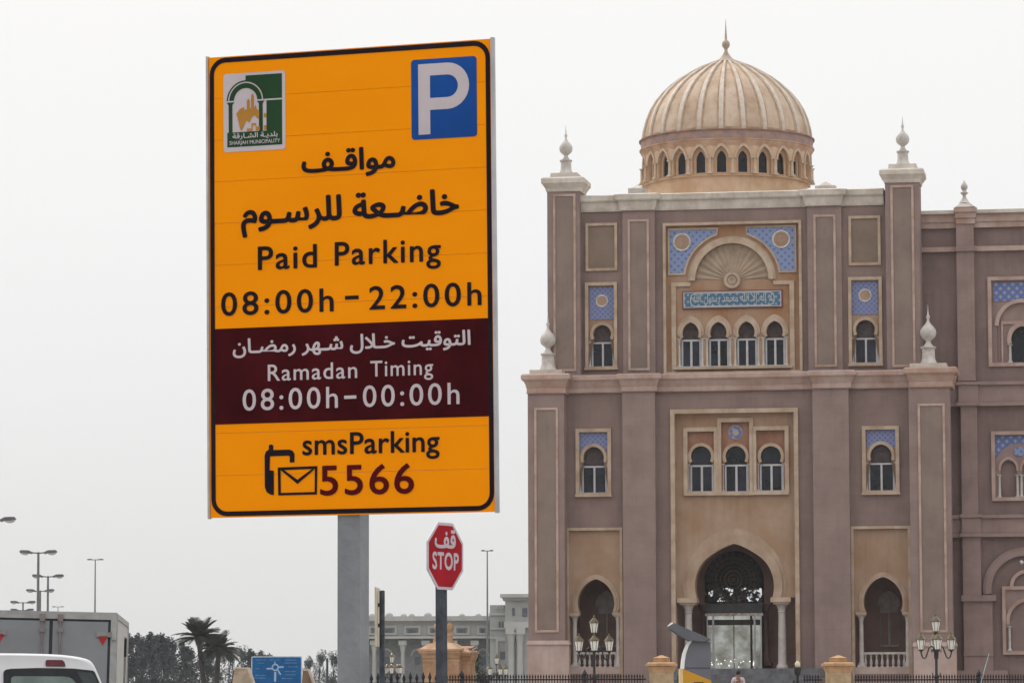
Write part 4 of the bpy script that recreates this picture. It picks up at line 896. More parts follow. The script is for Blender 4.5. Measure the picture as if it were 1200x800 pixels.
for a0, a1, e in ((446.5, 450.5, .4), (450.7, 470.5, .25), (470.7, 475, .42), (602.5, 606.5, .4), (606.7, 624, .25), (624.2, 628.5, .42)): wband('string_course', a0, a1, WV + e)
for (p0, p1, y0, y1, vv) in ((1121.5, 1142, 262, 446, WP), (1126.5, 1145.5, 475, 602, WP), (1128.3, 1149.5, 628.7, 697, WP), (1129.5, 1163.5, 704, 790, WP)):
    zb_ = 0 if y1 == 790 else bz(1135, y1, vv)
    part('wing_pilaster', MB().box(bx(p0, (y0 + y1) / 2, vv), bx(p1, (y0 + y1) / 2, vv), -vv, -WV, zb_, bz(1135, y0, vv)), WINGP, bld)
for (x0, x1, y0, y1, e) in ((1117.5, 1144.5, 243, 248, .25), (1119, 1143.5, 248.2, 255, .16), (1120, 1142.5, 255.2, 262, .08), (1120, 1144, 288, 294, .12), (1121, 1148, 447, 450.5, .2), (1123, 1146, 450.7, 470.5, .1), (1121, 1148, 470.7, 475, .22), (1125, 1151, 602, 606, .2), (1127, 1149, 606.2, 624, .1), (1125, 1151, 624.2, 628.5, .22), (1126.5, 1167, 697, 704, .2), (1129, 1164.5, 766, 768, .06)):
    vv = WP + e
    part('wing_capital', MB().box(bx(x0, y0, vv), bx(x1, y0, vv), -vv, -WV, bz(1135, y1, vv), bz(1135, y0, vv)), WINGP if y0 > 260 else PINK, bld)
part('wing_capital', MB().frust(bx(1119, 240, WP), bx(1143, 240, WP), -WP - .2, -WV + .8, bz(1131, 243, WP), bz(1131, 237.5, WP), .28), CREAM, bld)
x, z = B(1130.3, 238.5, WP - .4)
part('finial', MB().lathe([(.26, 0), (.2, .1), (.12, .22), (.07, .36), (.16, .46), (.2, .5), (.12, .55), (.09, .6), (.15, .7), (.17, .8), (.12, .92), (.05, 1.02), (.01, 1.1)], 14), CREAMF, bld, (x, -WP + .3, z), smooth=True)
part('wing_plinth', MB().box(wu0, bx(1181, 780, WP), -WP - .2, -WV, 0, bz(1150, 785, WP)), WINGP, bld)
# upper wing window
v = WV
w = part('wing_window', rframe(MB(), WWU, .17, v - .5, v + .16), PINK, bld)
wc = bx(1197.5, 400, v); ii = inset(WWU, .15)
part('panel', MB().plate(rpts(*ii), [door(arch(wc, bz(1197, 381, v), 29 * PX, 0, 0, 20), ii[2] + .01)], -v + .1, -v + .3), WINGP, w)
part('tile_panel', MB().box(ii[0] + .12, ii[1] - .12, -v + .06, -v + .11, bz(1197, 352, v), ii[3] - .1), BLUEW, w)
part('archivolt', MB().ring(arch(wc, bz(1197, 381, v), 27 * PX), arch(wc, bz(1197, 381, v), 31.5 * PX), -v + .0, -v + .2), PINK, w)
part('panel', MB().plate(door(arch(wc, bz(1197, 381, v), 28.9 * PX, 0, 0, 20), ii[2]), [door(arch(wc, bz(1197, 397, v), 12.8 * PX, .35, .12, 16), ii[2] + .02, 14.5 * PX, wc)], -v + .22, -v + .5), WINGP, w)
part('panel_moulding', MB().box(wc - 24 * PX, wc + 24 * PX, -v + .14, -v + .23, bz(1197, 379, v), bz(1197, 375.5, v)).box(wc - 24 * PX, wc - 22 * PX, -v + .14, -v + .23, ii[2], bz(1197, 379, v)), PINK, w)
part('archivolt', MB().ring(arch(wc, bz(1197, 397, v), 12.6 * PX, .35, .12, 16), arch(wc, bz(1197, 397, v), 17.5 * PX, .35, .16, 16), -v + .12, -v + .25), PINK, w)
part('pane', MB().box(wc - 16 * PX, wc + 16 * PX, -v + .5, -v + .54, ii[2] - .05, bz(1197, 378, v)), GLASS, w)
for s in (-1, 1): part('column', column_mb(wc + s * 14 * PX, -v + .15, ii[2], bz(1197, 403, v), .07), COLST, w, smooth=True)
# middle wing niche
w = part('wing_window', rframe(MB(), WWL, .17, v - .5, v + .16), PINK, bld)
ii = inset(WWL, .15); wc = bx(1194.3, 540, v)
bz_ = bz(1194, 540, v)
part('tile_panel', MB().box(ii[0], ii[1], -v + .12, -v + .16, bz_, ii[3]), BLUEW, w)
n1, n2 = wc - 12.5 * PX, wc + 12.5 * PX
part('panel', MB().plate(door(arch(wc, bz(1194, 548, v), 29 * PX, 0, 0, 20), ii[2]), [door(arch(n_c, bz(1194, 549, v), 9.3 * PX, .2, .08, 12), ii[2] + .02, 9.4 * PX, n_c) for n_c in (n1, n2)], -v + .07, -v + .3), WINGP, w)
for n_c in (n1, n2): part('archivolt', MB().ring(arch(n_c, bz(1194, 549, v), 9.2 * PX, .2, .08, 12), arch(n_c, bz(1194, 549, v), 12 * PX, .2, .1, 12), -v + .0, -v + .1), PINK, w)
part('niche_back', MB().box(ii[0], ii[1], -v + .31, -v + .4, ii[2], ii[3]), WING, w)
part('medallion', MB().plate(circ(wc, bz(1194, 528.5, v), 6 * PX), [], -v + .0, -v + .08), BLUET2, w)
for s in (-25, -2.5, 2.5, 25): part('column', column_mb(wc + s * PX * .93, -v + .0, ii[2], bz(1194, 556, v), .06), COLST, w, smooth=True)
# lower wing niche under the great arch
gc, gz = B(1201.5, 690, v)
part('great_arch', MB().ring(arch(gc, gz, 39 * PX, .12, 0, 30), arch(gc, gz, 46 * PX, .12, 0, 30), -v - .3, -v + .02).ring(arch(gc, gz, 45.5 * PX, .12, 0, 30), arch(gc, gz, 49 * PX, .12, 0, 30), -v - .2, -v + .02), WINGP, bld)
r = rect(1175, 686.5, 1232, 766.5, v); w = part('wing_window', rframe(MB(), r, .16, v - .02, v + .25), PINK, bld)
wc = (r[0] + r[1]) / 2
part('archivolt', MB().ring(arch(wc, r[3], 15 * PX), arch(wc, r[3], 19 * PX), -v - .22, -v + .0), PINK, w)
part('tile_panel', MB().box(r[0] + .4, r[1] - .4, -v - .06, -v - .01, bz(1203, 697, v), bz(1203, 689, v)), BLUEW, w)
part('panel', MB().plate(rpts(*inset(r, .15)), [door(arch(wc, bz(1203, 727, v), 20 * PX, .2, .1, 16), r[2] + .2)], -v - .12, -v - .005), WINGP, w)
part('archivolt', MB().ring(arch(wc, bz(1203, 727, v), 20 * PX, .2, .1, 16), arch(wc, bz(1203, 727, v), 24 * PX, .2, .13, 16), -v - .18, -v - .1), PINK, w)
part('column', column_mb(r[0] + .32, -v - .2, r[2] + .16, bz(1203, 733, v), .06), COLST, w, smooth=True)
x, z = B(1197, 658.5, v + .4)
o = thing('floodlight', 'small metal floodlight fixed to the brown wing wall under the great arch', 'floodlight', BF.o + BF.M @ Vector((x, -v - .35, z)), -PHI)
part('lamp_head', MB().lathe([(.05, -.1), (.1, -.06), (.1, .06), (.05, .1)], 12), mat('bright_metal', (.6, .6, .6), .3, metal=.6), o, (0, -.05, 0), (1.2, 0, 0), smooth=True)
part('bracket', MB().box(-.02, .02, 0, .35, -.02, .02), BLACKM, o)

# =================================================================== iron fences and stone gate piers
def spear(mb, x, y, z0, z1, w=.016):
    mb.box(x - w / 2, x + w / 2, y - w / 2, y + w / 2, z0, z1 - .12)
    mb.lathe([(w * .5, z1 - .13), (w * 1.05, z1 - .085), (.002, z1)], 4, (x, y, 0), caps=False)
def fence(name_label, px0, px1, Y, ytop, sp, individual, w=.02, posts=()):
    a, b_ = at(px0, ytop, Y), at(px1, ytop, Y); zt = a.z
    f = thing('iron_fence', name_label, 'fence', (a.x, Y, 0))
    L = b_.x - a.x
    part('rail', MB().box(0, L, -.018, .018, zt - .2, zt - .155), FENCEM, f); part('rail', MB().box(0, L, -.018, .018, .25, .29), FENCEM, f)
    n = int(L / sp)
    if individual:
        mb = MB(); spear(mb, 0, -.0, .1, zt, w); me = mb.mesh('picket', FENCEM)
        for k in range(n): link('picket', me, f, (sp * (k + .5), random.uniform(-.004, .004), random.uniform(-.02, .02)))
    else:
        mb = MB()
        for k in range(n): spear(mb, sp * (k + .5), 0, .1, zt, w)
        tag(part('pickets', mb, FENCEM, f), kind='stuff')
    for p in posts:
        q = at(p[0], p[1], Y); r_ = p[2]
        part('post', MB().box(q.x - a.x - r_, q.x - a.x + r_, -r_, r_, 0, q.z - r_ * 5).lathe([(r_ * 1.4, q.z - r_ * 5), (r_ * .7, q.z - r_ * 4.2), (r_ * 1.5, q.z - r_ * 3), (r_ * 1.3, q.z - r_ * 2), (.004, q.z)], 8, (q.x - a.x, 0, 0)), BLACKM, f)
    return f
fence('black spiked iron fence in front of the grey palace, beside the orange sign post', 431.5, 516, 62, 788, .105, True, .028)
fence('thin dark iron railing running before the tan pavilion and the dome building corner', 516, 757, 121, 789.5, .087, False, .03, ((541, 784, .06), (685.2, 783.5, .055)))
fence('dark iron railing between the two stone gate piers, short stretch', 793, 832, 121, 789.5, .087, False, .03)
fence('dark iron railing on the wing side, beyond the second stone gate pier', 1001, 1250, 121, 789.5, .087, False, .03, ((1147, 783.5, .055),))
fence('short dark railing stretch left of the second stone gate pier', 941, 963, 121, 789.5, .087, False, .03)
GATEST = mat('gate_sandstone', (.50, .31, .17), .85, scale=3, c2=(.38, .21, .10), streak=.2, bump=.3, bscale=12)
GATESB = mat('gate_sandstone_shaft', (.42, .32, .20), .85, scale=3, c2=(.33, .22, .12), streak=.25, bump=.3, bscale=12)
for px0, px1, lab in ((757, 793.5, 'sandstone gate pier with pyramid cap beside the solar parking meter'), (963, 1001.5, 'sandstone gate pier with pyramid cap near the entrance portal, wing side')):
    a, b_ = at(px0, 777, 120.6), at(px1, 777, 120.6); c_ = (a.x + b_.x) / 2; h = (b_.x - a.x) / 2
    zt = at(px0, 768, 120.6).z; zc = at(px0, 777, 120.6).z
    g = thing('gate_pier', lab, 'pier', (c_, 120.6, 0), -.06, 'sandstone gate piers')
    part('shaft', MB().box(-h * .76, h * .76, -h * .76, h * .76, 0, zc - .28).box(-h * .82, h * .82, -h * .82, h * .82, 0, .5), GATESB, g)
    cp_ = MB(); flare(cp_, -h * .78, h * .78, -h * .78, h * .78, zc - .28, zc - .1, h * .12); cp_.box(-h, h, -h, h, zc - .08, zc).frust(-h * .94, h * .94, -h * .94, h * .94, zc, zc + .04, .06)
    cp_.box(-h * .52, h * .52, -h * .52, h * .52, zc + .04, zt - .07).frust(-h * .56, h * .56, -h * .56, h * .56, zt - .07, zt + .02, h * .5)
    part('cap', cp_, GATEST, g)

# =================================================================== ornate lanterns
BRASS = mat('lantern_roof_brass', (.12, .092, .055), .16, metal=.85, var=.2, scale=6, bump=0)
FROST = mat('lantern_frosted_glass', (.86, .84, .78), .35, var=.05, bump=0, trans=.15)
def lantern_at(par, x, y, z, s=1):
    """z is the bottom of the lantern"""
    r_ = .19 * s
    g = MB()
    for k in range(6):
        a0, a1 = k * PI / 3, (k + 1) * PI / 3
        P_ = lambda r, a, zz: (x + r * math.cos(a), y + r * math.sin(a), z + zz * s)
        g.add([P_(r_ * .62, a0, .06), P_(r_ * .62, a1, .06), P_(r_ * .98, a1, .46), P_(r_ * .98, a0, .46)], [(0, 1, 2, 3)])
    part('lantern_glass', g, FROST, par)
    fr = MB()
    for k in range(6):
        a0 = k * PI / 3; fr.tube([(x + r_ * .64 * math.cos(a0), y + r_ * .64 * math.sin(a0), z + .05 * s), (x + r_ * 1.0 * math.cos(a0), y + r_ * 1.0 * math.sin(a0), z + .47 * s)], .011 * s, 4)
    fr.lathe([(.02, -.1 * s), (.05 * s, -.02 * s), (r_ * .66, .03 * s), (r_ * .66, .06 * s)], 6, (x, y, z))
    part('lantern_frame', fr, BLACKM, par)
    part('lantern_roof', MB().lathe([(r_ * 1.18, .455 * s), (r_ * 1.2, .48 * s), (r_ * .78, .58 * s), (r_ * .4, .66 * s), (.03 * s, .70 * s), (.045 * s, .73 * s), (.012 * s, .80 * s)], 6, (x, y, z)), BRASS, par)
def lamp_post(label, px, pytop, Y, extra, rz=0):
    top = at(px, pytop, Y); o = thing('lantern_post', label, 'street lamp', (top.x, Y, 0), rz, 'black lantern posts by the fence')
    H = top.z; s = .93
    zt = H - .80 * s
    zs_ = zt - .71
    part('post', MB().lathe([(.16, 0), (.17, .25), (.1, .35), (.085, .8), (.06, 1.2), (.055, zs_ - 1.05), (.09, zs_ - 1.0), (.055, zs_ - .92), (.05, zs_ - .1), (.075, zs_), (.03, zs_ + .08), (.03, zt - .08)], 12), BLACKM, o, smooth=True)
    sc_ = MB()
    for sx in (-1, 1): sc_.tube([(sx * .03, 0, zs_ - 1.1), (sx * .12, 0, zs_ - 1.0), (sx * .16, 0, zs_ - .85)], .02, 5)
    part('leaf_ornament', sc_, BLACKM, o)
    lantern_at(o, 0, 0, zt, s)
    for k in range(extra):
        a_ = PI * k * 2 / extra + PI; cx_, sy_ = math.cos(a_), math.sin(a_)
        R_ = .59
        arm = [(0, .0), (.1, .17), (.2, .24), (.28, .17), (.34, -.02), (.40, -.18), (.47, -.25), (.54, -.2), (R_, -.04)]
        part('arm', MB().tube([(r_ * cx_, r_ * sy_, zs_ - .05 + h) for r_, h in arm], .028, 6).tube([(.16 * cx_, .16 * sy_, zs_ + .07), (.11 * cx_, .11 * sy_, zs_ + .0), (.17 * cx_, .17 * sy_, zs_ - .05), (.21 * cx_, .21 * sy_, zs_ + .02)], .02, 5), BLACKM, o)
        lantern_at(o, R_ * cx_, R_ * sy_, zs_ - .0, s)
    return o
lamp_post('black four lantern post before the loggia at the dome building end wall', 696, 720, 150, 4)
lamp_post('black four lantern post standing before the wing side pier', 1096.5, 718.5, 150, 4)
lamp_post('small distant lantern cluster right of the edge-on sign pole', 459.5, 763.5, 252, 5, .3)
lamp_post('small distant lantern cluster right of the tall thin lamp mast', 582, 765, 252, 5, .7)
q = at(934.5, 774, 150)
o = thing('globe_lamp', 'low bollard lamp with pale globe beside the entrance column', 'lamp', (q.x, 150, 0))
part('post', MB().lathe([(.1, 0), (.06, .2), (.05, q.z - .6), (.12, q.z - .5), (.16, q.z - .3), (.14, q.z - .24)], 10), BLACKM, o, smooth=True)
part('globe', MB().lathe([(.07, q.z - .24), (.11, q.z - .17), (.1, q.z - .08), (.03, q.z)], 10), mat('globe_glass', (.7, .62, .45), .3, bump=0), o, smooth=True)
part('cage', MB().box(-.2, -.12, -.1, .1, 0, q.z - .75).box(.12, .24, -.1, .1, 0, q.z - .85), BLACKM, o)
# leaning pale stick near the wing
a, b_ = at(1159, 765, 118), at(1146, 812, 118)
tag(part('flag_stick', MB().tube([(0, 0, 0), (a.x - b_.x, 0, a.z - b_.z)], .009, 5), mat('pale_stick', (.4, .55, .52), .5), None, tuple(b_)), 'thin pale stick leaning over the railing before the wing', 'stick')

# =================================================================== solar parking meter
MG = mat('meter_grey', (.15, .155, .185), .45, metal=.25, var=.05, bump=0); MY = mat('meter_yellow', (.56, .29, .035), .5, spec=.2, var=.05, bump=0); MW = mat('meter_edge_white', (.8, .8, .8), .4, bump=0)
MF = Frame((at(815, 780, 30).x, 30, 0), rotm(-.02))
o = thing('parking_meter', 'grey and yellow solar parking meter with tilted panel on top', 'parking meter', MF.o, -.02)
M_ = lambda x, y: MF.hit(750 + x / 8, 700 + y / 8)
edge = [M_(462, 405), (M_(430, 450)), M_(405, 520), M_(392, 590), M_(386, 668)]
xr = M_(657, 600)[0]; zt_ = edge[0][1]
zy = edge[-1][1]
body = edge + [(edge[-1][0], .95), (xr, .95), (xr, M_(657, 415)[1])]
part('body', MB().plate([(p[0] + .012, p[1]) for p in body[:5]] + [(p[0], p[1]) for p in body[5:]], [], -.14, .14), MG, o)
part('edge_strip', MB().ring([(p[0] + .02, p[1]) for p in edge], [(p[0] - .004, p[1]) for p in edge], -.15, .15), MW, o)
yl = [(edge[-1][0] - .012, zy), (M_(400, 668)[0], M_(400, 668)[1]), (xr + .004, M_(655, 775)[1]), (xr + .004, .3), (edge[-1][0] - .012, .3)]
part('yellow_front', MB().plate(yl, [], -.155, -.141), MY, o); part('yellow_housing', MB().box(yl[0][0] - .005, yl[0][0] + .022, -.16, .15, .3, zy + .003).box(yl[0][0], xr - .02, -.13, .13, .3, .95), mat('meter_yellow_edge', (.72, .52, .26), .45, bump=0), o)
part('foot', MB().box(yl[0][0] + .02, xr - .02, -.12, .12, 0, .3), MG, o)
part('seam', MB().box(edge[-1][0] + .03, xr - .004, -.1435, -.1395, M_(400, 656)[1] - .004, M_(400, 656)[1]), BLACKM, o)
part('slot', MB().box(M_(500, 790)[0], M_(590, 790)[0], -.158, -.154, M_(500, 802)[1], M_(500, 790)[1]), BLACKM, o)
tl, trr = M_(283, 248), M_(655, 400)
dx, dz = trr[0] - tl[0], trr[1] - tl[1]; Lp = math.hypot(dx, dz)
sp_ = part('solar_panel', MB().plate([M_(262, 262), M_(275, 292), M_(400, 378), M_(465, 404), M_(590, 414), M_(655, 400), M_(640, 380), M_(300, 236)], [], -.2, .2), mat('meter_panel_grey', (.12, .125, .14), .45, metal=.2, bump=0), o)
part('panel_end_cap', MB().plate([M_(256, 262), M_(262, 272), M_(306, 246), M_(300, 234), M_(285, 236)], [], -.203, .203), MW, o)

# =================================================================== person on the steps
hd = at(865, 785.5, 152)
SKIN = mat('skin', (.20, .10, .065), .6, var=.05, bump=0); SHIRT = mat('pale_pink_shirt', (.55, .43, .45), .85, var=.08, scale=8, bump=.2); TROU = mat('dark_trousers', (.03, .03, .04), .9); HAIR = mat('black_hair', (.008, .007, .007), .7)
stepz = hd.z - 1.72
pr = thing('person', 'person seen from behind in pale pink shirt at the entrance steps', 'person', (hd.x, 152, stepz))
def skin(name, chains, m, par, sub=1):
    vs, es, rs = [], [], []
    for ch in chains:
        st = ch[0]; prev = st if isinstance(st, int) else None
        for p in (ch[1:] if prev is not None else ch):
            vs.append(p[:3]); rs.append(p[3]); i = len(vs) - 1
            if prev is not None: es.append((prev, i))
            prev = i
    me = bpy.data.meshes.new(name); me.from_pydata(vs, es, []); ob = link(name, me, par)
    md = ob.modifiers.new('skin', 'SKIN'); me.skin_vertices.new() if not me.skin_vertices else None
    for i, r in enumerate(rs): me.skin_vertices[0].data[i].radius = (r, r * .8 if r > .09 else r)
    me.skin_vertices[0].data[0].use_root = True
    ob.modifiers.new('sub', 'SUBSURF').levels = sub; ob.modifiers['sub'].render_levels = sub
    dg = bpy.context.evaluated_depsgraph_get(); m2 = bpy.data.meshes.new_from_object(ob.evaluated_get(dg), depsgraph=dg); ob.modifiers.clear(); ob.data = m2
    m2.materials.clear(); m2.materials.append(m)
    for p in m2.polygons: p.use_smooth = True
    return ob
ch = [[(0, 0, .95, .13), (0, 0, 1.1, .12), (0, 0, 1.3, .15), (0, 0, 1.42, .11), (0, -.01, 1.5, .055), (0, -.01, 1.6, .085), (0, -.01, 1.68, .06)]]
for s in (-1, 1):
    n0 = sum(len(c) - (1 if isinstance(c[0], int) else 0) for c in ch)
    ch.append([3, (s * .17, 0, 1.40, .065), (s * .21, .02, 1.26, .05), (s * .24, .03, 1.12, .042), (s * .25, -.03, .88, .03), (s * .25, -.05, .80, .032)])
    hand = n0 + 4
    for j, (ox, L_) in enumerate(((-.024, .07), (-.008, .08), (.008, .075), (.024, .06))):
        ch.append([hand, (s * .25, -.05 + ox, .745, .009), (s * .248, -.045 + ox, .72 - L_ * .3, .008), (s * .238, -.04 + ox, .72 - L_ * .8, .007)])
    ch.append([hand, (s * .24, -.09, .775, .009), (s * .235, -.10, .745, .008)])
    ch.append([0, (s * .1, 0, .86, .09), (s * .1, -.02, .5, .065), (s * .1, .01, .28, .055), (s * .1, .02, .09, .04), (s * .11, -.12, .04, .035)])
skin('body', ch, SKIN, pr)
skin('shirt', [[(0, 0, .93, .145), (0, 0, 1.1, .135), (0, 0, 1.3, .165), (0, 0, 1.42, .12), (0, 0, 1.47, .075)], [3, (-.18, 0, 1.41, .08), (-.22, .02, 1.26, .068), (-.24, .02, 1.14, .062)], [3, (.18, 0, 1.41, .08), (.22, .02, 1.26, .068), (.24, .02, 1.14, .062)]], SHIRT, pr)
skin('trousers', [[(0, 0, .96, .135), (0, 0, .9, .13)], [0, (-.1, 0, .84, .1), (-.1, -.02, .5, .078), (-.1, .01, .14, .066)], [0, (.1, 0, .84, .1), (.1, -.02, .5, .078), (.1, .01, .14, .066)]], TROU, pr)
part('hair', MB().lathe([(.06, 1.565), (.092, 1.60), (.1, 1.65), (.088, 1.71), (.05, 1.745), (.01, 1.755)], 14, (0, -.005, 0)), HAIR, pr, smooth=True)

# =================================================================== tan pavilion
TANP = mat('pavilion_sandstone', (.42, .27, .165), .85, scale=1.6, c2=(.33, .17, .085), streak=.2, bump=.3, bscale=8)
TANR = mat('pavilion_roof', (.48, .32, .21), .8, scale=2, c2=(.38, .21, .12), bump=.2)
YV = 175
VF = Frame((at(519, 780, YV).x, YV, 0), rotm(-.2))
V_ = lambda x, y, d=0: VF.hit(430 + x / 4, 600 + y / 4, d)
o = thing('pavilion', 'ochre stone gatehouse with hipped roof and two ball finials behind the stop sign', 'building', VF.o, -.2)
xa0, xa1, xb1 = V_(264, 700)[0], V_(428, 700)[0], V_(478, 700, .5)[0]
for (u0, u1, d0, d1, ye, e0_, e1_) in ((xa0, xa1, 0, 1.5, 640, V_(241, 650)[0], V_(442, 650)[0]), (xa1 - .3, xb1, .5, 1.9, 652, xa1 - .2, V_(492, 655, .5)[0])):
    z1_ = V_(350, ye + 22, d0)[1]; z2_ = V_(350, ye, d0)[1]
    part('wall', MB().box(u0, u1, d0 + .1, d1, 0, z1_), TANP, o)
    for pa, pb in (((u0 - .02, u0 + .62), (u1 - .5, u1 + .02)) if d0 == 0 else ((u1 - .62, u1 + .02),)):
        part('pillar', MB().box(pa, pb, d0, d0 + .4, 0, z1_ - .2).box(pa - .04, pb + .04, d0 - .04, d0 + .44, 0, .6).box(pa - .03, pb + .03, d0 - .03, d0 + .43, z1_ - .36, z1_ - .26), TANP, o)
        part('panel_moulding', rframe(MB(), (pa + .1, pb - .1, .9, z1_ - .5), .05, -d0 - .02, -d0 + .03), TANP, o)
    ev_ = MB(); flare(ev_, u0 - .03, u1 + .03, d0 - .04, d1 + .04, z1_ - .2, z1_ + .02, .07)
    ev_.box(e0_ + .05, e1_ - .05, d0 - .2, d1 + .2, z1_ + .02, z2_ - .08); part('cornice', ev_, TANP, o)
    zr_ = V_(350, 612 if d0 == 0 else 634, .5)[1]; zr2 = V_(350, 596 if d0 == 0 else 626, .8)[1]
    part('roof', MB().box(e0_, e1_, d0 - .24, d1 + .24, z2_ - .08, z2_ + .0).frust(e0_ + .04, e1_ - .04, d0 - .2, d1 + .2, z2_ + .001, zr_, .46).frust(e0_ + .62, e1_ - .62, d0 + .35, d1 - .35, zr_ - .02, zr2, .15), TANR, o)
for fx, fy, fs, dd in ((388, 603, 1.12, .75), (330, 590, 1.0, 1.35)):
    x_, z_ = V_(fx, fy, dd); part('finial', MB().lathe([(r_ * PX * .42 * fs, (h - 6) * PX * .42 * fs) for r_, h in [(13, -8), (12, 0), (9, 8), (7.6, 14), (7.4, 18), (9, 19), (9, 20.5), (5, 22), (5, 27), (8.3, 31), (9.9, 37), (8.8, 42), (5.6, 46), (2, 50), (1, 53), (1.6, 55), (.5, 62)]], 14, (x_, dd, z_)), TANP, o, smooth=True)

# =================================================================== the grey palace far behind
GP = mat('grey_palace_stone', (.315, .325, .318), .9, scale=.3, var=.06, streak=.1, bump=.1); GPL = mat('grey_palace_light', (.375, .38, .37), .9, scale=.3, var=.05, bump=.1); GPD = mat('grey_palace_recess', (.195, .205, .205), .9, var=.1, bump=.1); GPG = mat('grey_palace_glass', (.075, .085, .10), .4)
YG = 480
GFm = Frame((at(520, 780, YG).x, YG, 0), rotm(-.05))
def G(px, py, d=0): return GFm.hit(px, py, d)
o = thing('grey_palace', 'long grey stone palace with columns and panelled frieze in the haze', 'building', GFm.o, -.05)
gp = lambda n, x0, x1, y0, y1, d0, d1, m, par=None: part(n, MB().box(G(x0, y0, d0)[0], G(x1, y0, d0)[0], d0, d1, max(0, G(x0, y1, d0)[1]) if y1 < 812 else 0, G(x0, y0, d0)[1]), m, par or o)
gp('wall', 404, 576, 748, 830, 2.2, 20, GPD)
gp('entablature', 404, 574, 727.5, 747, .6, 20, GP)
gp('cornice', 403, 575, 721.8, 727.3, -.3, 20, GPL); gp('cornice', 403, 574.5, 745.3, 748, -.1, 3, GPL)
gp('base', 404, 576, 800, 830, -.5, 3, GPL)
for x in (384, 409, 431, 465, 503, 532, 545): pass
pcs = [(410, 429), (431.5, 464.5), (473, 492.5), (501, 520), (532, 550), (559, 571.5)]
for x0, x1 in pcs:
    pn = part('frieze_panel', rframe(MB(), (G(x0, 740)[0], G(x1, 740)[0], G(x0, 743.5)[1], G(x0, 732.5)[1]), .25, -.65, -.42), GPL, o)
    part('recess', MB().box(G(x0, 740)[0] + .25, G(x1, 740)[0] - .25, .5, .6 - .01, G(x0, 743.5)[1] + .2, G(x0, 732.5)[1] - .2), GPD, pn)
    n = max(3, int((x1 - x0) / 3)); L0, L1 = G(x0, 740)[0] + .5, G(x1, 740)[0] - .5
    for k in range(n):
        c_ = L0 + (L1 - L0) * (k + .5) / n; part('window', MB().box(c_ - .11, c_ + .11, .4, .5, G(x0, 741)[1], G(x0, 736.5)[1]), GPG, pn)
for x in (411, 438, 471.5, 498.5, 531, 556):
    c_, z_ = G(x, 750); z0_ = G(x, 805)[1]
    part('column', MB().lathe([(.34, 0), (.34, .8), (.29, 1.0), (.25, z_ - 1.5), (.42, z_ - .6), (.42, z_ - .55)], 12, (c_, .7, 0)).box(c_ - .5, c_ + .5, .2, 1.3, z_ - .56, z_), GPL, o, smooth=True)
for x in (425, 453, 463.5, 489, 517, 544, 566):
    c_, z_ = G(x, 768, 2.1); w_ = .55 if x != 463.5 else .0
    if w_:
        fr = part('window', MB().ring(arch(c_, z_, .62, 0, .1, 12), arch(c_, z_, .85, 0, .15, 12), 1.95, 2.25), GPL, o); part('pane', MB().box(c_ - .34, c_ + .34, 2.1, 2.19, z_ - 1.1, z_ - .1), GPG, fr)
for x in (417, 435.5, 455.7, 472.5, 482, 501, 541, 560):
    c_, z_ = G(x, 722); s_ = 1.15 if x in (455.7, 501) else .9
    part('roof_urn', MB().lathe([(.42 * s_, -.3), (.42 * s_, .18 * s_), (.36 * s_, .3 * s_), (.2 * s_, .4 * s_), (.02, .45 * s_)], 12, (c_, .6, z_)), GPL, o, smooth=True)
# its nearer blocks
gp('wall', 574, 600, 708.5, 830, -1.5, 15, GP); gp('parapet', 573, 600, 718, 720.5, -1.8, 15, GPL)
for x in (582, 585.5, 589, 592.5): gp('merlon', x - 1.1, x + 1.1, 708.6, 712.5, -1.75, -1.52, GPL)
gp('string_course', 574.5, 600, 735, 737, -1.8, 0, GPL); gp('string_course', 574.5, 600, 745.5, 748, -1.8, 0, GPL)
for x in (585.5, 589.8): gp('window', x - 1.4, x + 1.4, 728, 735, -1.62, -1.45, GPG)
f_ = part('window', rframe(MB(), (G(581, 760, -1.5)[0], G(596.5, 760, -1.5)[0], G(585, 800, -1.5)[1], G(585, 748, -1.5)[1]), .3, 1.45, 1.8), GPL, o)
gp('pane', 586, 592.5, 763, 772, -1.62, -1.5, GPG, f_)
gp('wall', 592, 640, 703, 830, -3, 12, GP); gp('cornice', 586, 645, 695.5, 699.5, -4.2, 12, GPL); gp('cornice', 589, 645, 699.6, 703, -3.6, 12, GP)
gp('entablature', 590.5, 645, 728, 735, -3.9, -2, GPL)
for x, w_ in ((601.7, 1.5), (615, 3)): gp('window', x - w_, x + w_, 712, 721 if w_ < 2 else 722, -3.1, -2.9, GPG)
for x in (599, 609):
    c_, z_ = G(x, 736, -3.5); part('column', MB().lathe([(.5, 0), (.5, .8), (.43, 1.0), (.38, z_ - 1.7), (.55, z_ - .8), (.58, z_ - .7)], 14, (c_, -3.4, 0)).box(c_ - .68, c_ + .68, -4.1, -2.7, z_ - .72, z_ + .1), GPL, o, smooth=True)
gp('recess', 612.5, 640, 737, 830, -2.98, -2.8, GPD)

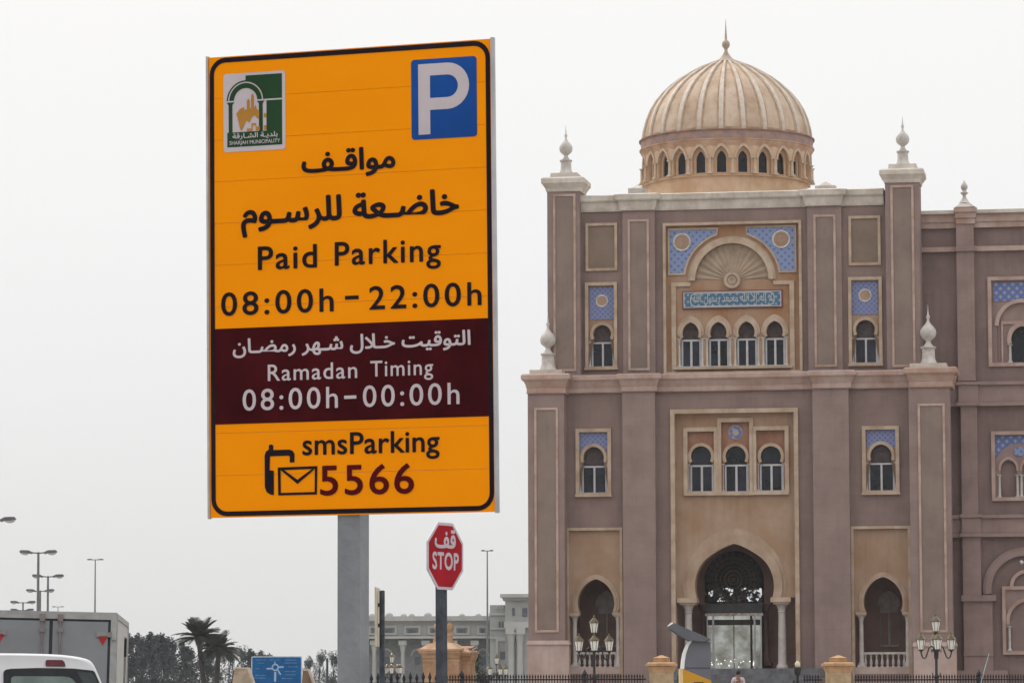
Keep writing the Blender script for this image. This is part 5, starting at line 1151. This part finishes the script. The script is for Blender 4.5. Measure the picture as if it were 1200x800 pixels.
# =================================================================== trees
LEAFC = [mat('leaf_hazed_dark', (.068, .080, .084), .8, var=.25, scale=20, bump=0, spec=.1), mat('leaf_hazed_grey', (.080, .093, .097), .8, var=.25, scale=20, bump=0, spec=.1)]  # bluish lift of distant haze is mixed into the leaf colours
BARK = mat('bark', (.045, .04, .036), .9, var=.2, bump=.4)
def crown_mesh(H, Wd, n, ls, seed, clumps=26, low=.12):
    rnd = random.Random(seed); mb = MB(); cl = []
    for i in range(clumps):
        t = rnd.uniform(low, 1); rad = Wd * (1 - abs(t - .45) * 1.15) * .9
        a = rnd.uniform(0, 2 * PI); r = rad * math.sqrt(rnd.random())
        cl.append((r * math.cos(a), r * math.sin(a), t * H, rnd.uniform(.10, .2) * H * (.6 if t > .85 else 1)))
    cl.append((rnd.uniform(-.2, .2), 0, H * .93, H * .07))
    for i in range(n):
        c_ = rnd.choice(cl)
        d = Vector((rnd.gauss(0, 1), rnd.gauss(0, 1), rnd.gauss(0, 1))).normalized() * c_[3] * rnd.random() ** .45
        p = Vector((c_[0] + d.x * .62, c_[1] + d.y * .62, c_[2] + d.z)); s = ls * rnd.uniform(.6, 1.4)
        u = Vector((rnd.gauss(0, 1), rnd.gauss(0, 1), rnd.gauss(0, 1))).normalized(); w = u.cross(Vector((rnd.gauss(0, 1), rnd.gauss(0, 1), rnd.gauss(0, 1)))).normalized()
        mb.add([p - u * s, p + w * s * .45, p + u * s, p - w * s * .45], [(0, 1, 2, 3)])
    return mb, cl
def tree_proto(H, Wd, n, ls, seed, m, clumps=26):
    mb, cl = crown_mesh(H, Wd, n, ls, seed, clumps); cm = mb.mesh('crown', m, fix=False)
    tr = MB().tube([(0, 0, 0), (.05, 0, H * .25), (-.05, .03, H * .55), (0, 0, H * .9)], [.2, .15, .09, .02], 7)
    for c_ in cl[:12]: tr.tube([(0, 0, max(.3, c_[2] * .6)), (c_[0] * .5, c_[1] * .5, c_[2] * .85), (c_[0], c_[1], c_[2])], [.06, .04, .015], 4)
    return cm, tr.mesh('trunk', BARK)
PR = [tree_proto(9.0, 2.0, 5200, .15, 3, LEAFC[0]), tree_proto(9.0, 2.5, 5600, .15, 5, LEAFC[1], 30), tree_proto(9.0, 2.6, 4200, .12, 8, LEAFC[1], 34)]
def tree(px, py, Y, kind, label, sx=1):
    tp = at(px, py, Y); s = tp.z / 9.0
    o = thing('tree', label, 'tree', (tp.x, Y, 0), random.uniform(0, 6), 'trees beyond the road')
    cm, tm = PR[kind]
    for nm, me in (('trunk', tm), ('crown', cm)):
        c_ = link(nm, me, o); c_.scale = (s * sx, s * sx, s)
TL = [(150, 746, 420, 0, 'dark tree half hidden behind the white box truck edge'), (166, 747, 430, 1, 'full dark tree just right of the box truck'), (180, 744, 425, 0, 'tallest dense dark tree of the row before the palms'),
      (193, 747, 418, 1, 'dark round tree left of the gap before the palms'), (204, 752, 440, 2, 'thin see-through tree next to the taller palm'), (219, 757, 410, 0, 'low dark tree under the taller palm fronds'),
      (244, 762, 425, 1, 'dark tree between the two palm trunks'), (268, 764, 430, 2, 'loose grey-green tree right of the shorter palm'), (283, 760, 420, 2, 'thin tree with pointed top above the stone block'),
      (296, 763, 415, 0, 'dark tree behind the left edge of the blue road sign'), (311, 766, 430, 1, 'dark tree top peeping above the blue road sign'), (359, 772, 420, 2, 'wispy tree at the right edge of the blue road sign'),
      (374, 765, 410, 2, 'sparse branching tree left of the grey post'), (390, 766, 420, 2, 'sparse tree touching the grey sign post')]
for px, py, Y, k, lab in TL: tree(px, py, Y, k, lab, 1.12 if k < 2 else .95)
o = None
LEAFB = mat('bush_green', (.035, .05, .03), .85, var=.3, scale=8, bump=0)
q = at(553, 761, 230); mb, _ = crown_mesh(q.z, 1.15, 2200, .11, 21, 14); o = thing('tree', 'small round green tree at the pavilion corner', 'tree', (q.x, 230, 0))
part('crown', mb, LEAFB, o, fix=False); part('trunk', MB().tube([(0, 0, 0), (0, 0, q.z * .7)], [.12, .05]), BARK, o)
# date palms
FROND = mat('palm_frond', (.058, .066, .056), .7, var=.25, scale=6, bump=0, spec=.15)
def palm(px, py, Y, lean, label, seed, s=1.0):
    rnd = random.Random(seed); tp = at(px, py, Y); H = tp.z
    o = thing('date_palm', label, 'palm', (tp.x, Y, 0), 0, 'date palms')
    part('trunk', MB().tube([(lean * 2.2, 0, 0), (lean * .9, 0, H * .5), (0, 0, H - 1.9 * s)], [.24, .2, .19], 10).lathe([(.19, H - 2.4 * s), (.3, H - 1.9 * s), (.24, H - 1.3 * s)], 10), BARK, o, smooth=True)
    for k in range(78):
        a = rnd.uniform(0, 2 * PI); el_ = -.25 + 1.5 * rnd.random() ** .9; L = rnd.uniform(2.0, 3.1) * s * (1 - .12 * el_); pts = []
        p = Vector((0, 0, H - 1.7 * s)); d = Vector((math.cos(a) * math.cos(el_), math.sin(a) * math.cos(el_), math.sin(el_)))
        for i in range(9):
            pts.append(p.copy()); p = p + d * L / 8; d.z -= .105; d.normalize()
        mb = MB().tube(pts, [.035] * 6 + [.02] * 3, 4)
        for i in range(1, 30):
            t = i / 30 * 8; j = min(7, int(t)); q_ = pts[j].lerp(pts[j + 1], t - j); dd = (pts[j + 1] - pts[j]).normalized(); sd = dd.cross(Vector((0, 0, 1))).normalized()
            ll = .5 * s * math.sin(PI * min(1, .2 + i / 36)) + .18
            for sg in (-1, 1):
                e_ = q_ + (sd * sg * .8 + dd * .7 + Vector((0, 0, .12))).normalized() * ll
                mb.add([q_ - dd * .028, q_ + dd * .028, e_ + dd * .012, e_ - Vector((0, 0, .02))], [(0, 1, 2, 3)])
        part('frond', mb, FROND, o, fix=False)
palm(233, 727, 300, .35, 'taller date palm with leaning trunk above the tree line', 4, .8)
palm(256, 743, 300, -.12, 'shorter date palm right of the taller leaning one', 9, .72)

# =================================================================== blue direction sign and things round it
YS = 150
a, b_ = at(294.5, 768.5, YS), at(354, 768.5, YS); cx_ = (a.x + b_.x) / 2; w_ = (b_.x - a.x) / 2; zt_ = a.z; zb_ = 1.55
o = thing('direction_sign', 'blue road direction sign with roundabout diagram on two posts', 'road sign', (cx_, YS, 0))
part('panel', MB().plate(rrect(-w_, w_, zb_, zt_, .05, 3), [], 0, .05), mat('sign_edge_grey', (.45, .52, .6), .5, bump=0), o)
part('blue_face', MB().plate(rrect(-w_ + .04, w_ - .04, zb_ + .04, zt_ - .04, .04, 3), [], -.006, -.001), mat('road_sign_blue', (.008, .10, .28), .5, spec=.15, var=.08, scale=3, bump=0), o)
RW = mat('road_sign_white', (.30, .42, .58), .5, bump=0)
D_ = lambda x, y: ((lambda p: (p.x - cx_, p.z))(at(285 + x / 10.43, 755 + y / 10.43, YS)))
dg_ = MB(); rc_ = D_(392, 275)
dg_.ring(circ(*rc_, .085, 20), circ(*rc_, .145, 20), -.012, -.008, closed=True)
def barp(mb, p, q, w):
    p, q = Vector(p), Vector(q); d = (q - p).normalized(); n_ = Vector((-d.y, d.x)) * w / 2
    return mb.plate([tuple(p + n_), tuple(p - n_), tuple(q - n_), tuple(q + n_)], [], -.0118, -.0082)
for p, q, w in (((392, 330), (390, 450), .08), ((350, 290), (285, 292), .06), ((430, 272), (495, 270), .06), ((388, 235), (388, 205), .05), ((425, 310), (458, 365), .05)): barp(dg_, D_(*p), D_(*q), w)
part('roundabout_diagram', dg_, RW, o)
tx = MB(); rnd = random.Random(2)
for x0, x1, y in ((160, 280, 185), (185, 260, 222), (150, 200, 290), (150, 280, 372), (135, 280, 405), (510, 650, 185), (505, 655, 222), (550, 670, 268), (510, 640, 325), (520, 645, 365), (470, 590, 410), (330, 440, 185)):
    x = x0
    while x < x1:
        ww = rnd.uniform(8, 26); p0 = D_(x, y + rnd.uniform(3, 6)); p1 = D_(min(x + ww, x1), y - rnd.uniform(3, 6)); tx.box(p0[0], p1[0], -.009, -.007, p0[1], p1[1]); x += ww + 5
tag(part('small_print', tx, mat('road_sign_print', (.13, .24, .44), .6, bump=0), o), kind='stuff')
for s in (-.62, .62): part('post', MB().lathe([(.05, 0), (.05, zt_ - .1)], 10, (s * w_, .1, 0)), GALV, o, smooth=True)
for x0, x1, x2, x3, yt, yb, lab in ((275.5, 291, 270, 299, 781.5, 812, 'pale stone block with tapered sides left of the blue road sign'), (355, 362, 353, 370, 783.5, 812, 'brown stone block with pale sloping edge right of the blue road sign')):
    p0, p1, p2, p3 = at(x0, yt, 140), at(x1, yt, 140), at(x2, yb, 140), at(x3, yb, 140); c_ = (p2.x + p3.x) / 2
    o = thing('stone_block', lab, 'stone wall', (c_, 140, 0))
    pb = MB().plate([(p2.x - c_, 0), (p3.x - c_, 0), (p3.x - c_, p2.z), (p1.x - c_, p0.z), (p0.x - c_, p0.z), (p2.x - c_, p2.z)], [], 0, .7)
    part('body', pb, mat('pale_block', (.42, .33, .24), .9, var=.1) if x0 < 300 else mat('brown_block', (.20, .125, .08), .9, var=.15), o)
    part('coping', MB().plate([(p0.x - c_ - .04, p0.z), (p1.x - c_ + .02, p0.z), (p3.x - c_ + .08, p2.z), (p3.x - c_ + .0, p2.z), (p1.x - c_ - .04, p0.z - .06), (p0.x - c_ - .04, p0.z - .06)], [], -.03, .73), mat('pale_coping', (.52, .44, .36), .85), o)
q = at(383.5, 770.5, 110)
tag(part('bollard_pole', MB().lathe([(.035, 0), (.035, q.z - .03), (.025, q.z)], 10), DPOST, None, (q.x, 110, 0), smooth=True), 'slim dark pole standing left of the grey sign post', 'pole')
q = at(234.5 + 21, 790, 160)

# =================================================================== street lamps and masts over the car park
LPG = mat('lamp_pole_grey', (.16, .165, .175), .5, metal=.4, var=.1); LPH = mat('lamp_head_grey', (.13, .135, .15), .45, metal=.3); LPL = mat('lamp_glass', (.50, .47, .42), .25, bump=0)
def street_lamp(px, py, H, hw, label, single=0):
    Y = (H - 1.6) * FPX / (825 - py); p = at(px, py, Y)
    o = thing('street_lamp', label, 'street lamp', (p.x, Y, 0), 0, 'twin-headed car park lamps')
    part('pole', MB().lathe([(.14, 0), (.14, .5), (.09, .6), (.06, H - .15), (.04, H)], 10), LPG, o, smooth=True)
    part('cross_arm', MB().tube([(-.45, 0, H - .02), (0, 0, H - .07), (.45, 0, H - .02)], .035, 6), LPG, o)
    for s in (-1, 1):
        h = part('lamp_head', MB().plate([(s * .3, -.13), (s * .3, .02), (s * .5, .13), (s * .95, .14), (s * 1.03, .04), (s * 1.0, -.02), (s * .5, -.06)], [], -.16, .16), LPH, o, (s * .06, 0, H - .02)); h.scale = (.85, .85, .78)
        part('lamp_glass', MB().plate([(s * .48, -.07), (s * .99, -.03), (s * .9, -.14), (s * .72, -.19), (s * .55, -.15)], [], -.13, .13), LPL, h)
    return o
street_lamp(-8, 607, 9.2, 1, 'street lamp head reaching in at the frame edge above all others')
street_lamp(45, 645.5, 9.2, 1, 'tallest and nearest full twin-headed street lamp over the box truck')
street_lamp(56.3, 673.5, 9.2, 1, 'second tallest twin-headed street lamp over the box truck')
street_lamp(47.2, 690.5, 9.2, 1, 'third twin-headed street lamp, between the two tall ones')
street_lamp(27, 704, 9.2, 1, 'small distant twin-headed street lamp, upper of the close pair')
street_lamp(26, 713, 9.2, 1, 'smallest twin-headed street lamp just above the truck roof')
def mast(px, py, H, half, label, cat='lamp mast'):
    Y = (H - 1.6) * FPX / (825 - py); p = at(px, py, Y)
    o = thing('lamp_mast', label, cat, (p.x, Y, 0))
    part('pole', MB().lathe([(.15, 0), (.09, H * .5), (.05, H)], 10), LPG, o, smooth=True)
    part('cross_arm', MB().box(-half, half, -.06, .06, H - .07, H), LPG, o)
    for s in (-1, 1): part('lamp_head', MB().plate([(s * half * .45, -.05), (s * half * .5, .08), (s * half * 1.05, .06), (s * half * 1.05, -.04)], [], -.14, .14), LPH, o, (0, 0, H - .02))
mast(111.7, 654.5, 15, .7, 'tall thin T-shaped lamp mast standing apart right of the lamps')
mast(68, 709.5, 15, .75, 'short-looking distant T-shaped mast just over the truck roof')
mast(571, 645.5, 15, .5, 'tall thin lamp mast between the stop sign and the dome building')

# =================================================================== box truck
TRK = mat('truck_grey_door', (.25, .26, .275), .45, var=.05, scale=1, spec=.3, bump=0); TRF = mat('truck_pale_frame', (.38, .375, .37), .45, metal=.1, var=.08, scale=5, bump=0); SEAL = mat('rubber_seal', (.03, .033, .04), .7, bump=0); TRS = mat('truck_side_white', (.50, .485, .46), .5, var=.06, bump=0)
YT_ = 70.0; TF = Frame((at(60, 720, YT_).x, YT_, 0), rotm(math.radians(4.2), 0, math.radians(1.35)))
o = thing('box_truck', 'pale grey box truck with closed rear doors and red warning triangles', 'truck', TF.o)
o.rotation_euler = TF.M.to_euler()
def T(x, y, d=0): return TF.hit(x / 7.5, 720 + y / 7.5, d)        # eighth enlargement
xr_ = T(1025, 100)[0]; ztp = T(60 * 7.5, -22)[1]; xs_ = T(450, 200)[0]; hwid = xr_ - xs_; zbt = .95
part('cargo_box', MB().box(xs_ - hwid, xr_, .03, 7.6, zbt, ztp), TRS, o)
fr = MB().plate(rpts(xs_ - hwid - .01, xr_ + .01, zbt - .05, ztp + .02), [rpts(xs_ - hwid + .12, T(975, 100)[0], zbt + .1, T(700, 38)[1])], -.04, .031)
part('door_frame', fr, TRF, o)
zd_ = T(700, 48)[1]; xd1 = T(948, 200)[0]
part('seal', MB().box(xs_ - hwid + .12, T(975, 100)[0], -.02, .028, zbt + .1, T(700, 38)[1]), SEAL, o)
for xa, xb_ in ((xs_ - hwid + .17, T(432, 200)[0]), (T(462, 200)[0], xd1)):
    part('door', MB().box(xa, xb_, -.035, .0, zbt + .14, zd_ - .02), TRK, o)
for px_ in (370, 528):
    x_ = T(px_, 200)[0]; part('locking_rod', MB().tube([(x_, -.065, zbt + .1), (x_, -.065, ztp - .06)], .018, 6), mat('rod_taupe', (.23, .19, .185), .5, bump=0), o)
    [part('rod_guide', MB().box(x_ - .05, x_ + .05, -.085, -.034, a_, b_), mat('rod_taupe', (1, 1, 1)), o) for a_, b_ in ((ztp - .16, ztp - .03), (ztp - .36, ztp - .28))]
TRIR = mat('triangle_red', (.42, .012, .02), .4, bump=0)
for s in (1, -1):
    mir = lambda x: x if s > 0 else 2 * xs_ - x
    hx0, hx1 = T(850, 170)[0], T(1010, 170)[0]; hz0, hz1 = T(900, 195)[1], T(900, 152)[1]
    part('hinge', MB().box(min(mir(hx0), mir(hx1)), max(mir(hx0), mir(hx1)), -.065, -.034, hz0, hz1), mat('hinge_steel', (.26, .25, .25), .45, metal=.2, bump=0), o)
    part('hinge_pin', MB().lathe([(.04, hz0 - .05), (.04, hz1 + .05)], 8, (mir(hx1) - .02 * s, -.05, 0)), TRF, o)
    a_, b2_, c_ = T(865, 200), T(940, 200), T(902, 272)
    tri = [(mir(a_[0]), a_[1]), (mir(b2_[0]), b2_[1]), (mir(c_[0]), c_[1])]
    part('warning_triangle', MB().plate(tri, [], -.045, -.036), TRIR, o)
    part('reflector_strip', MB().box(min(mir(T(870, 195)[0]), mir(T(945, 195)[0])), max(mir(T(870, 195)[0]), mir(T(945, 195)[0])), -.069, -.066, T(900, 197)[1], T(900, 183)[1]), mat('reflector_dull_red', (.28, .06, .06), .4, bump=0), o)
part('side_door_seal', MB().box(xr_, xr_ + .012, 5.4, 5.52, zbt + .1, ztp - .32).box(xr_, xr_ + .012, 6.2, 6.28, zbt + .1, ztp - .32), SEAL, o)
part('side_latch', MB().box(xr_, xr_ + .05, 5.2, 5.34, ztp - .72, ztp - .36), BLACKM, o)
part('side_rail', MB().box(xr_, xr_ + .02, .03, 7.6, ztp - .1, ztp).box(xr_, xr_ + .02, 7.45, 7.6, zbt, ztp - .1).box(xr_, xr_ + .02, .03, .14, zbt, ztp - .1), TRF, o)
part('chassis', MB().box(xs_ - .45, xs_ + .45, .2, 9.6, .6, .92), BLACKM, o)
part('cab', MB().box(xs_ - hwid + .1, xr_ - .1, 7.9, 9.8, .7, 2.3), TRS, o)
for s in (-1, 1):
    for y_ in (1.7, 8.7):
        wv = part('wheel', MB().lathe([(.25, -.14), (.42, -.14), (.46, -.1), (.46, .1), (.42, .14), (.25, .14)], 20), SEAL, o, (xs_ + s * (hwid - .2), y_, .46), (0, PI / 2, 0))
    part('tail_lamp', MB().box(xs_ + s * (hwid - .25) - .12, xs_ + s * (hwid - .25) + .12, -.02, .06, .72, .86), TRIR, o)
part('bumper', MB().box(xs_ - hwid + .05, xr_ - .05, -.05, .1, .5, .62), TRF, o)

# =================================================================== white van in front of it
VANW = mat('van_white_paint', (.72, .72, .74), .28, spec=.5, var=.02, bump=0); VRUB = mat('van_black_rubber', (.022, .024, .03), .45, bump=0)
YN = 37.0; NF = Frame((at(-4, 780, YN).x, YN, 0), rotm(math.radians(7.4)))
o = thing('white_van', 'white van with rounded roof, rear window and red high brake light', 'van', NF.o, math.radians(7.4))
def Nn(x, y, d=0): return NF.hit(x / 7.5, 720 + y / 7.5, d)
xc_ = 0.0
prof = [Nn(110, 337), Nn(200, 338), Nn(330, 341), Nn(450, 345), Nn(550, 351), Nn(640, 361), Nn(705, 372), Nn(755, 385), Nn(790, 400), Nn(812, 420), Nn(828, 444), Nn(845, 478), Nn(868, 530), Nn(892, 590)]
zsil = prof[-1][1]; xw = prof[-1][0]
halfp = list(prof) + [(xw + .06, zsil - .3), (xw + .08, zsil - .55), (xw + .08, .7), (xw + .05, .42), (0, .40)]
sec = [(0, prof[0][1] + .001)] + halfp
full = [(x, z) for x, z in sec] + [(-x, z) for x, z in reversed(sec[1:-1])]
zt0 = prof[0][1]
stations = [(0, .975, -.02), (.012, .99, -.008), (.05, 1, 0), (1.2, 1.0, .0), (2.6, 1.0, .0), (3.3, .99, -.06), (3.9, .96, -.5), (4.4, .92, -.95), (4.7, .84, -1.05)]
mb = MB(); n = len(full)
for y_, sx_, dz_ in stations:
    for x, z in full:
        t = max(0, min(1, (z - .9) / (zt0 - .9))); mb.v.append((x * sx_, y_, z + dz_ * t))
for i in range(len(stations) - 1):
    for k in range(n):
        j = (k + 1) % n; mb.f.append((i * n + k, i * n + j, (i + 1) * n + j, (i + 1) * n + k))
mb.f += [tuple(range(n)), tuple((len(stations) - 1) * n + k for k in reversed(range(n)))]
part('body', mb, VANW, o, smooth=True)
zlow = Nn(0, 800)[1]
VG = mat('van_green_tint_glass', (.20, .27, .245), .2, spec=.4, var=.12, scale=2.5, bump=0)
wp = [Nn(30, 510), Nn(36, 492), Nn(52, 480), Nn(100, 472), Nn(330, 465), Nn(640, 470), Nn(815, 488), Nn(832, 500), Nn(850, 540), Nn(876, 600), (Nn(905, 600)[0], zlow), (Nn(30, 600)[0], zlow)]
gi = [Nn(98, 560), Nn(106, 545), Nn(130, 537), Nn(560, 540), Nn(610, 548), Nn(640, 565), Nn(668, 600), (Nn(700, 600)[0], zlow + .05), (Nn(98, 600)[0], zlow + .05)]
gi2 = [Nn(672, 498), Nn(805, 508), Nn(822, 525), Nn(858, 600), (Nn(884, 600)[0], zlow + .05), (Nn(780, 600)[0], zlow + .05), Nn(728, 600), Nn(700, 540)]
for s_ in (1, -1):
    mm = lambda L_: [(s_ * x, z) for x, z in L_]
    rw = part('rear_window', MB().plate(mm(wp), [], -.012, .03), VRUB, o)
    part('glass', MB().plate(mm(gi), [], -.015, -.0125), VG, rw)
    part('glass', MB().plate(mm(gi2), [], -.015, -.0125), mat('van_dark_glass', (.055, .065, .07), .12, spec=.5, bump=0), rw)
part('door_seam', MB().box(-.004, .004, -.002, .02, .75, zt0 - .1), VRUB, o)
bl = [Nn(405, 440), Nn(405, 408), Nn(415, 398), Nn(545, 400), Nn(562, 415), Nn(572, 445), Nn(560, 449), Nn(412, 447)]
bc_ = (sum(p[0] for p in bl) / 8, sum(p[1] for p in bl) / 8)
part('brake_light_surround', MB().plate([(bc_[0] + (p[0] - bc_[0]) * 1.05, bc_[1] + (p[1] - bc_[1]) * 1.16) for p in bl], [], -.010, .06), VRUB, o)
part('brake_light', MB().plate(bl, [], -.018, .05), mat('brake_red', (.17, .018, .03), .3, spec=.5, var=.15, scale=20, bump=0), o)
part('rear_bumper', MB().box(-xw - .09, xw + .09, -.1, .1, .42, .66), VRUB, o)
part('number_plate', MB().box(-.26, .26, -.03, .01, .95, 1.06), mat('plate_white', (.7, .7, .7), .5, bump=0), o)
for s_ in (-1, 1):
    part('tail_light', MB().box(s_ * (xw + .0) - .07, s_ * (xw + .0) + .07, -.02, .05, .95, 1.4), TRIR, o)
    for y_ in (.9, 3.7): part('wheel', MB().lathe([(.2, -.1), (.3, -.1), (.33, -.07), (.33, .07), (.3, .1), (.2, .1)], 20), VRUB, o, (s_ * (xw - .1), y_, .33), (0, PI / 2, 0))

# =================================================================== the hazy air
HZ = bpy.data.materials.new('haze_air'); HZ.use_nodes = True; t = HZ.node_tree; t.nodes.remove(t.nodes['Principled BSDF'])
pv = t.nodes.new('ShaderNodeVolumePrincipled'); pv.inputs['Color'].default_value = (.90, .93, .97, 1); pv.inputs['Density'].default_value = .00015
t.links.new(pv.outputs[0], t.nodes['Material Output'].inputs['Volume'])
tag(part('haze', MB().box(-720, 720, -270, 1070, -1.5, 38), HZ, None), kind='stuff')
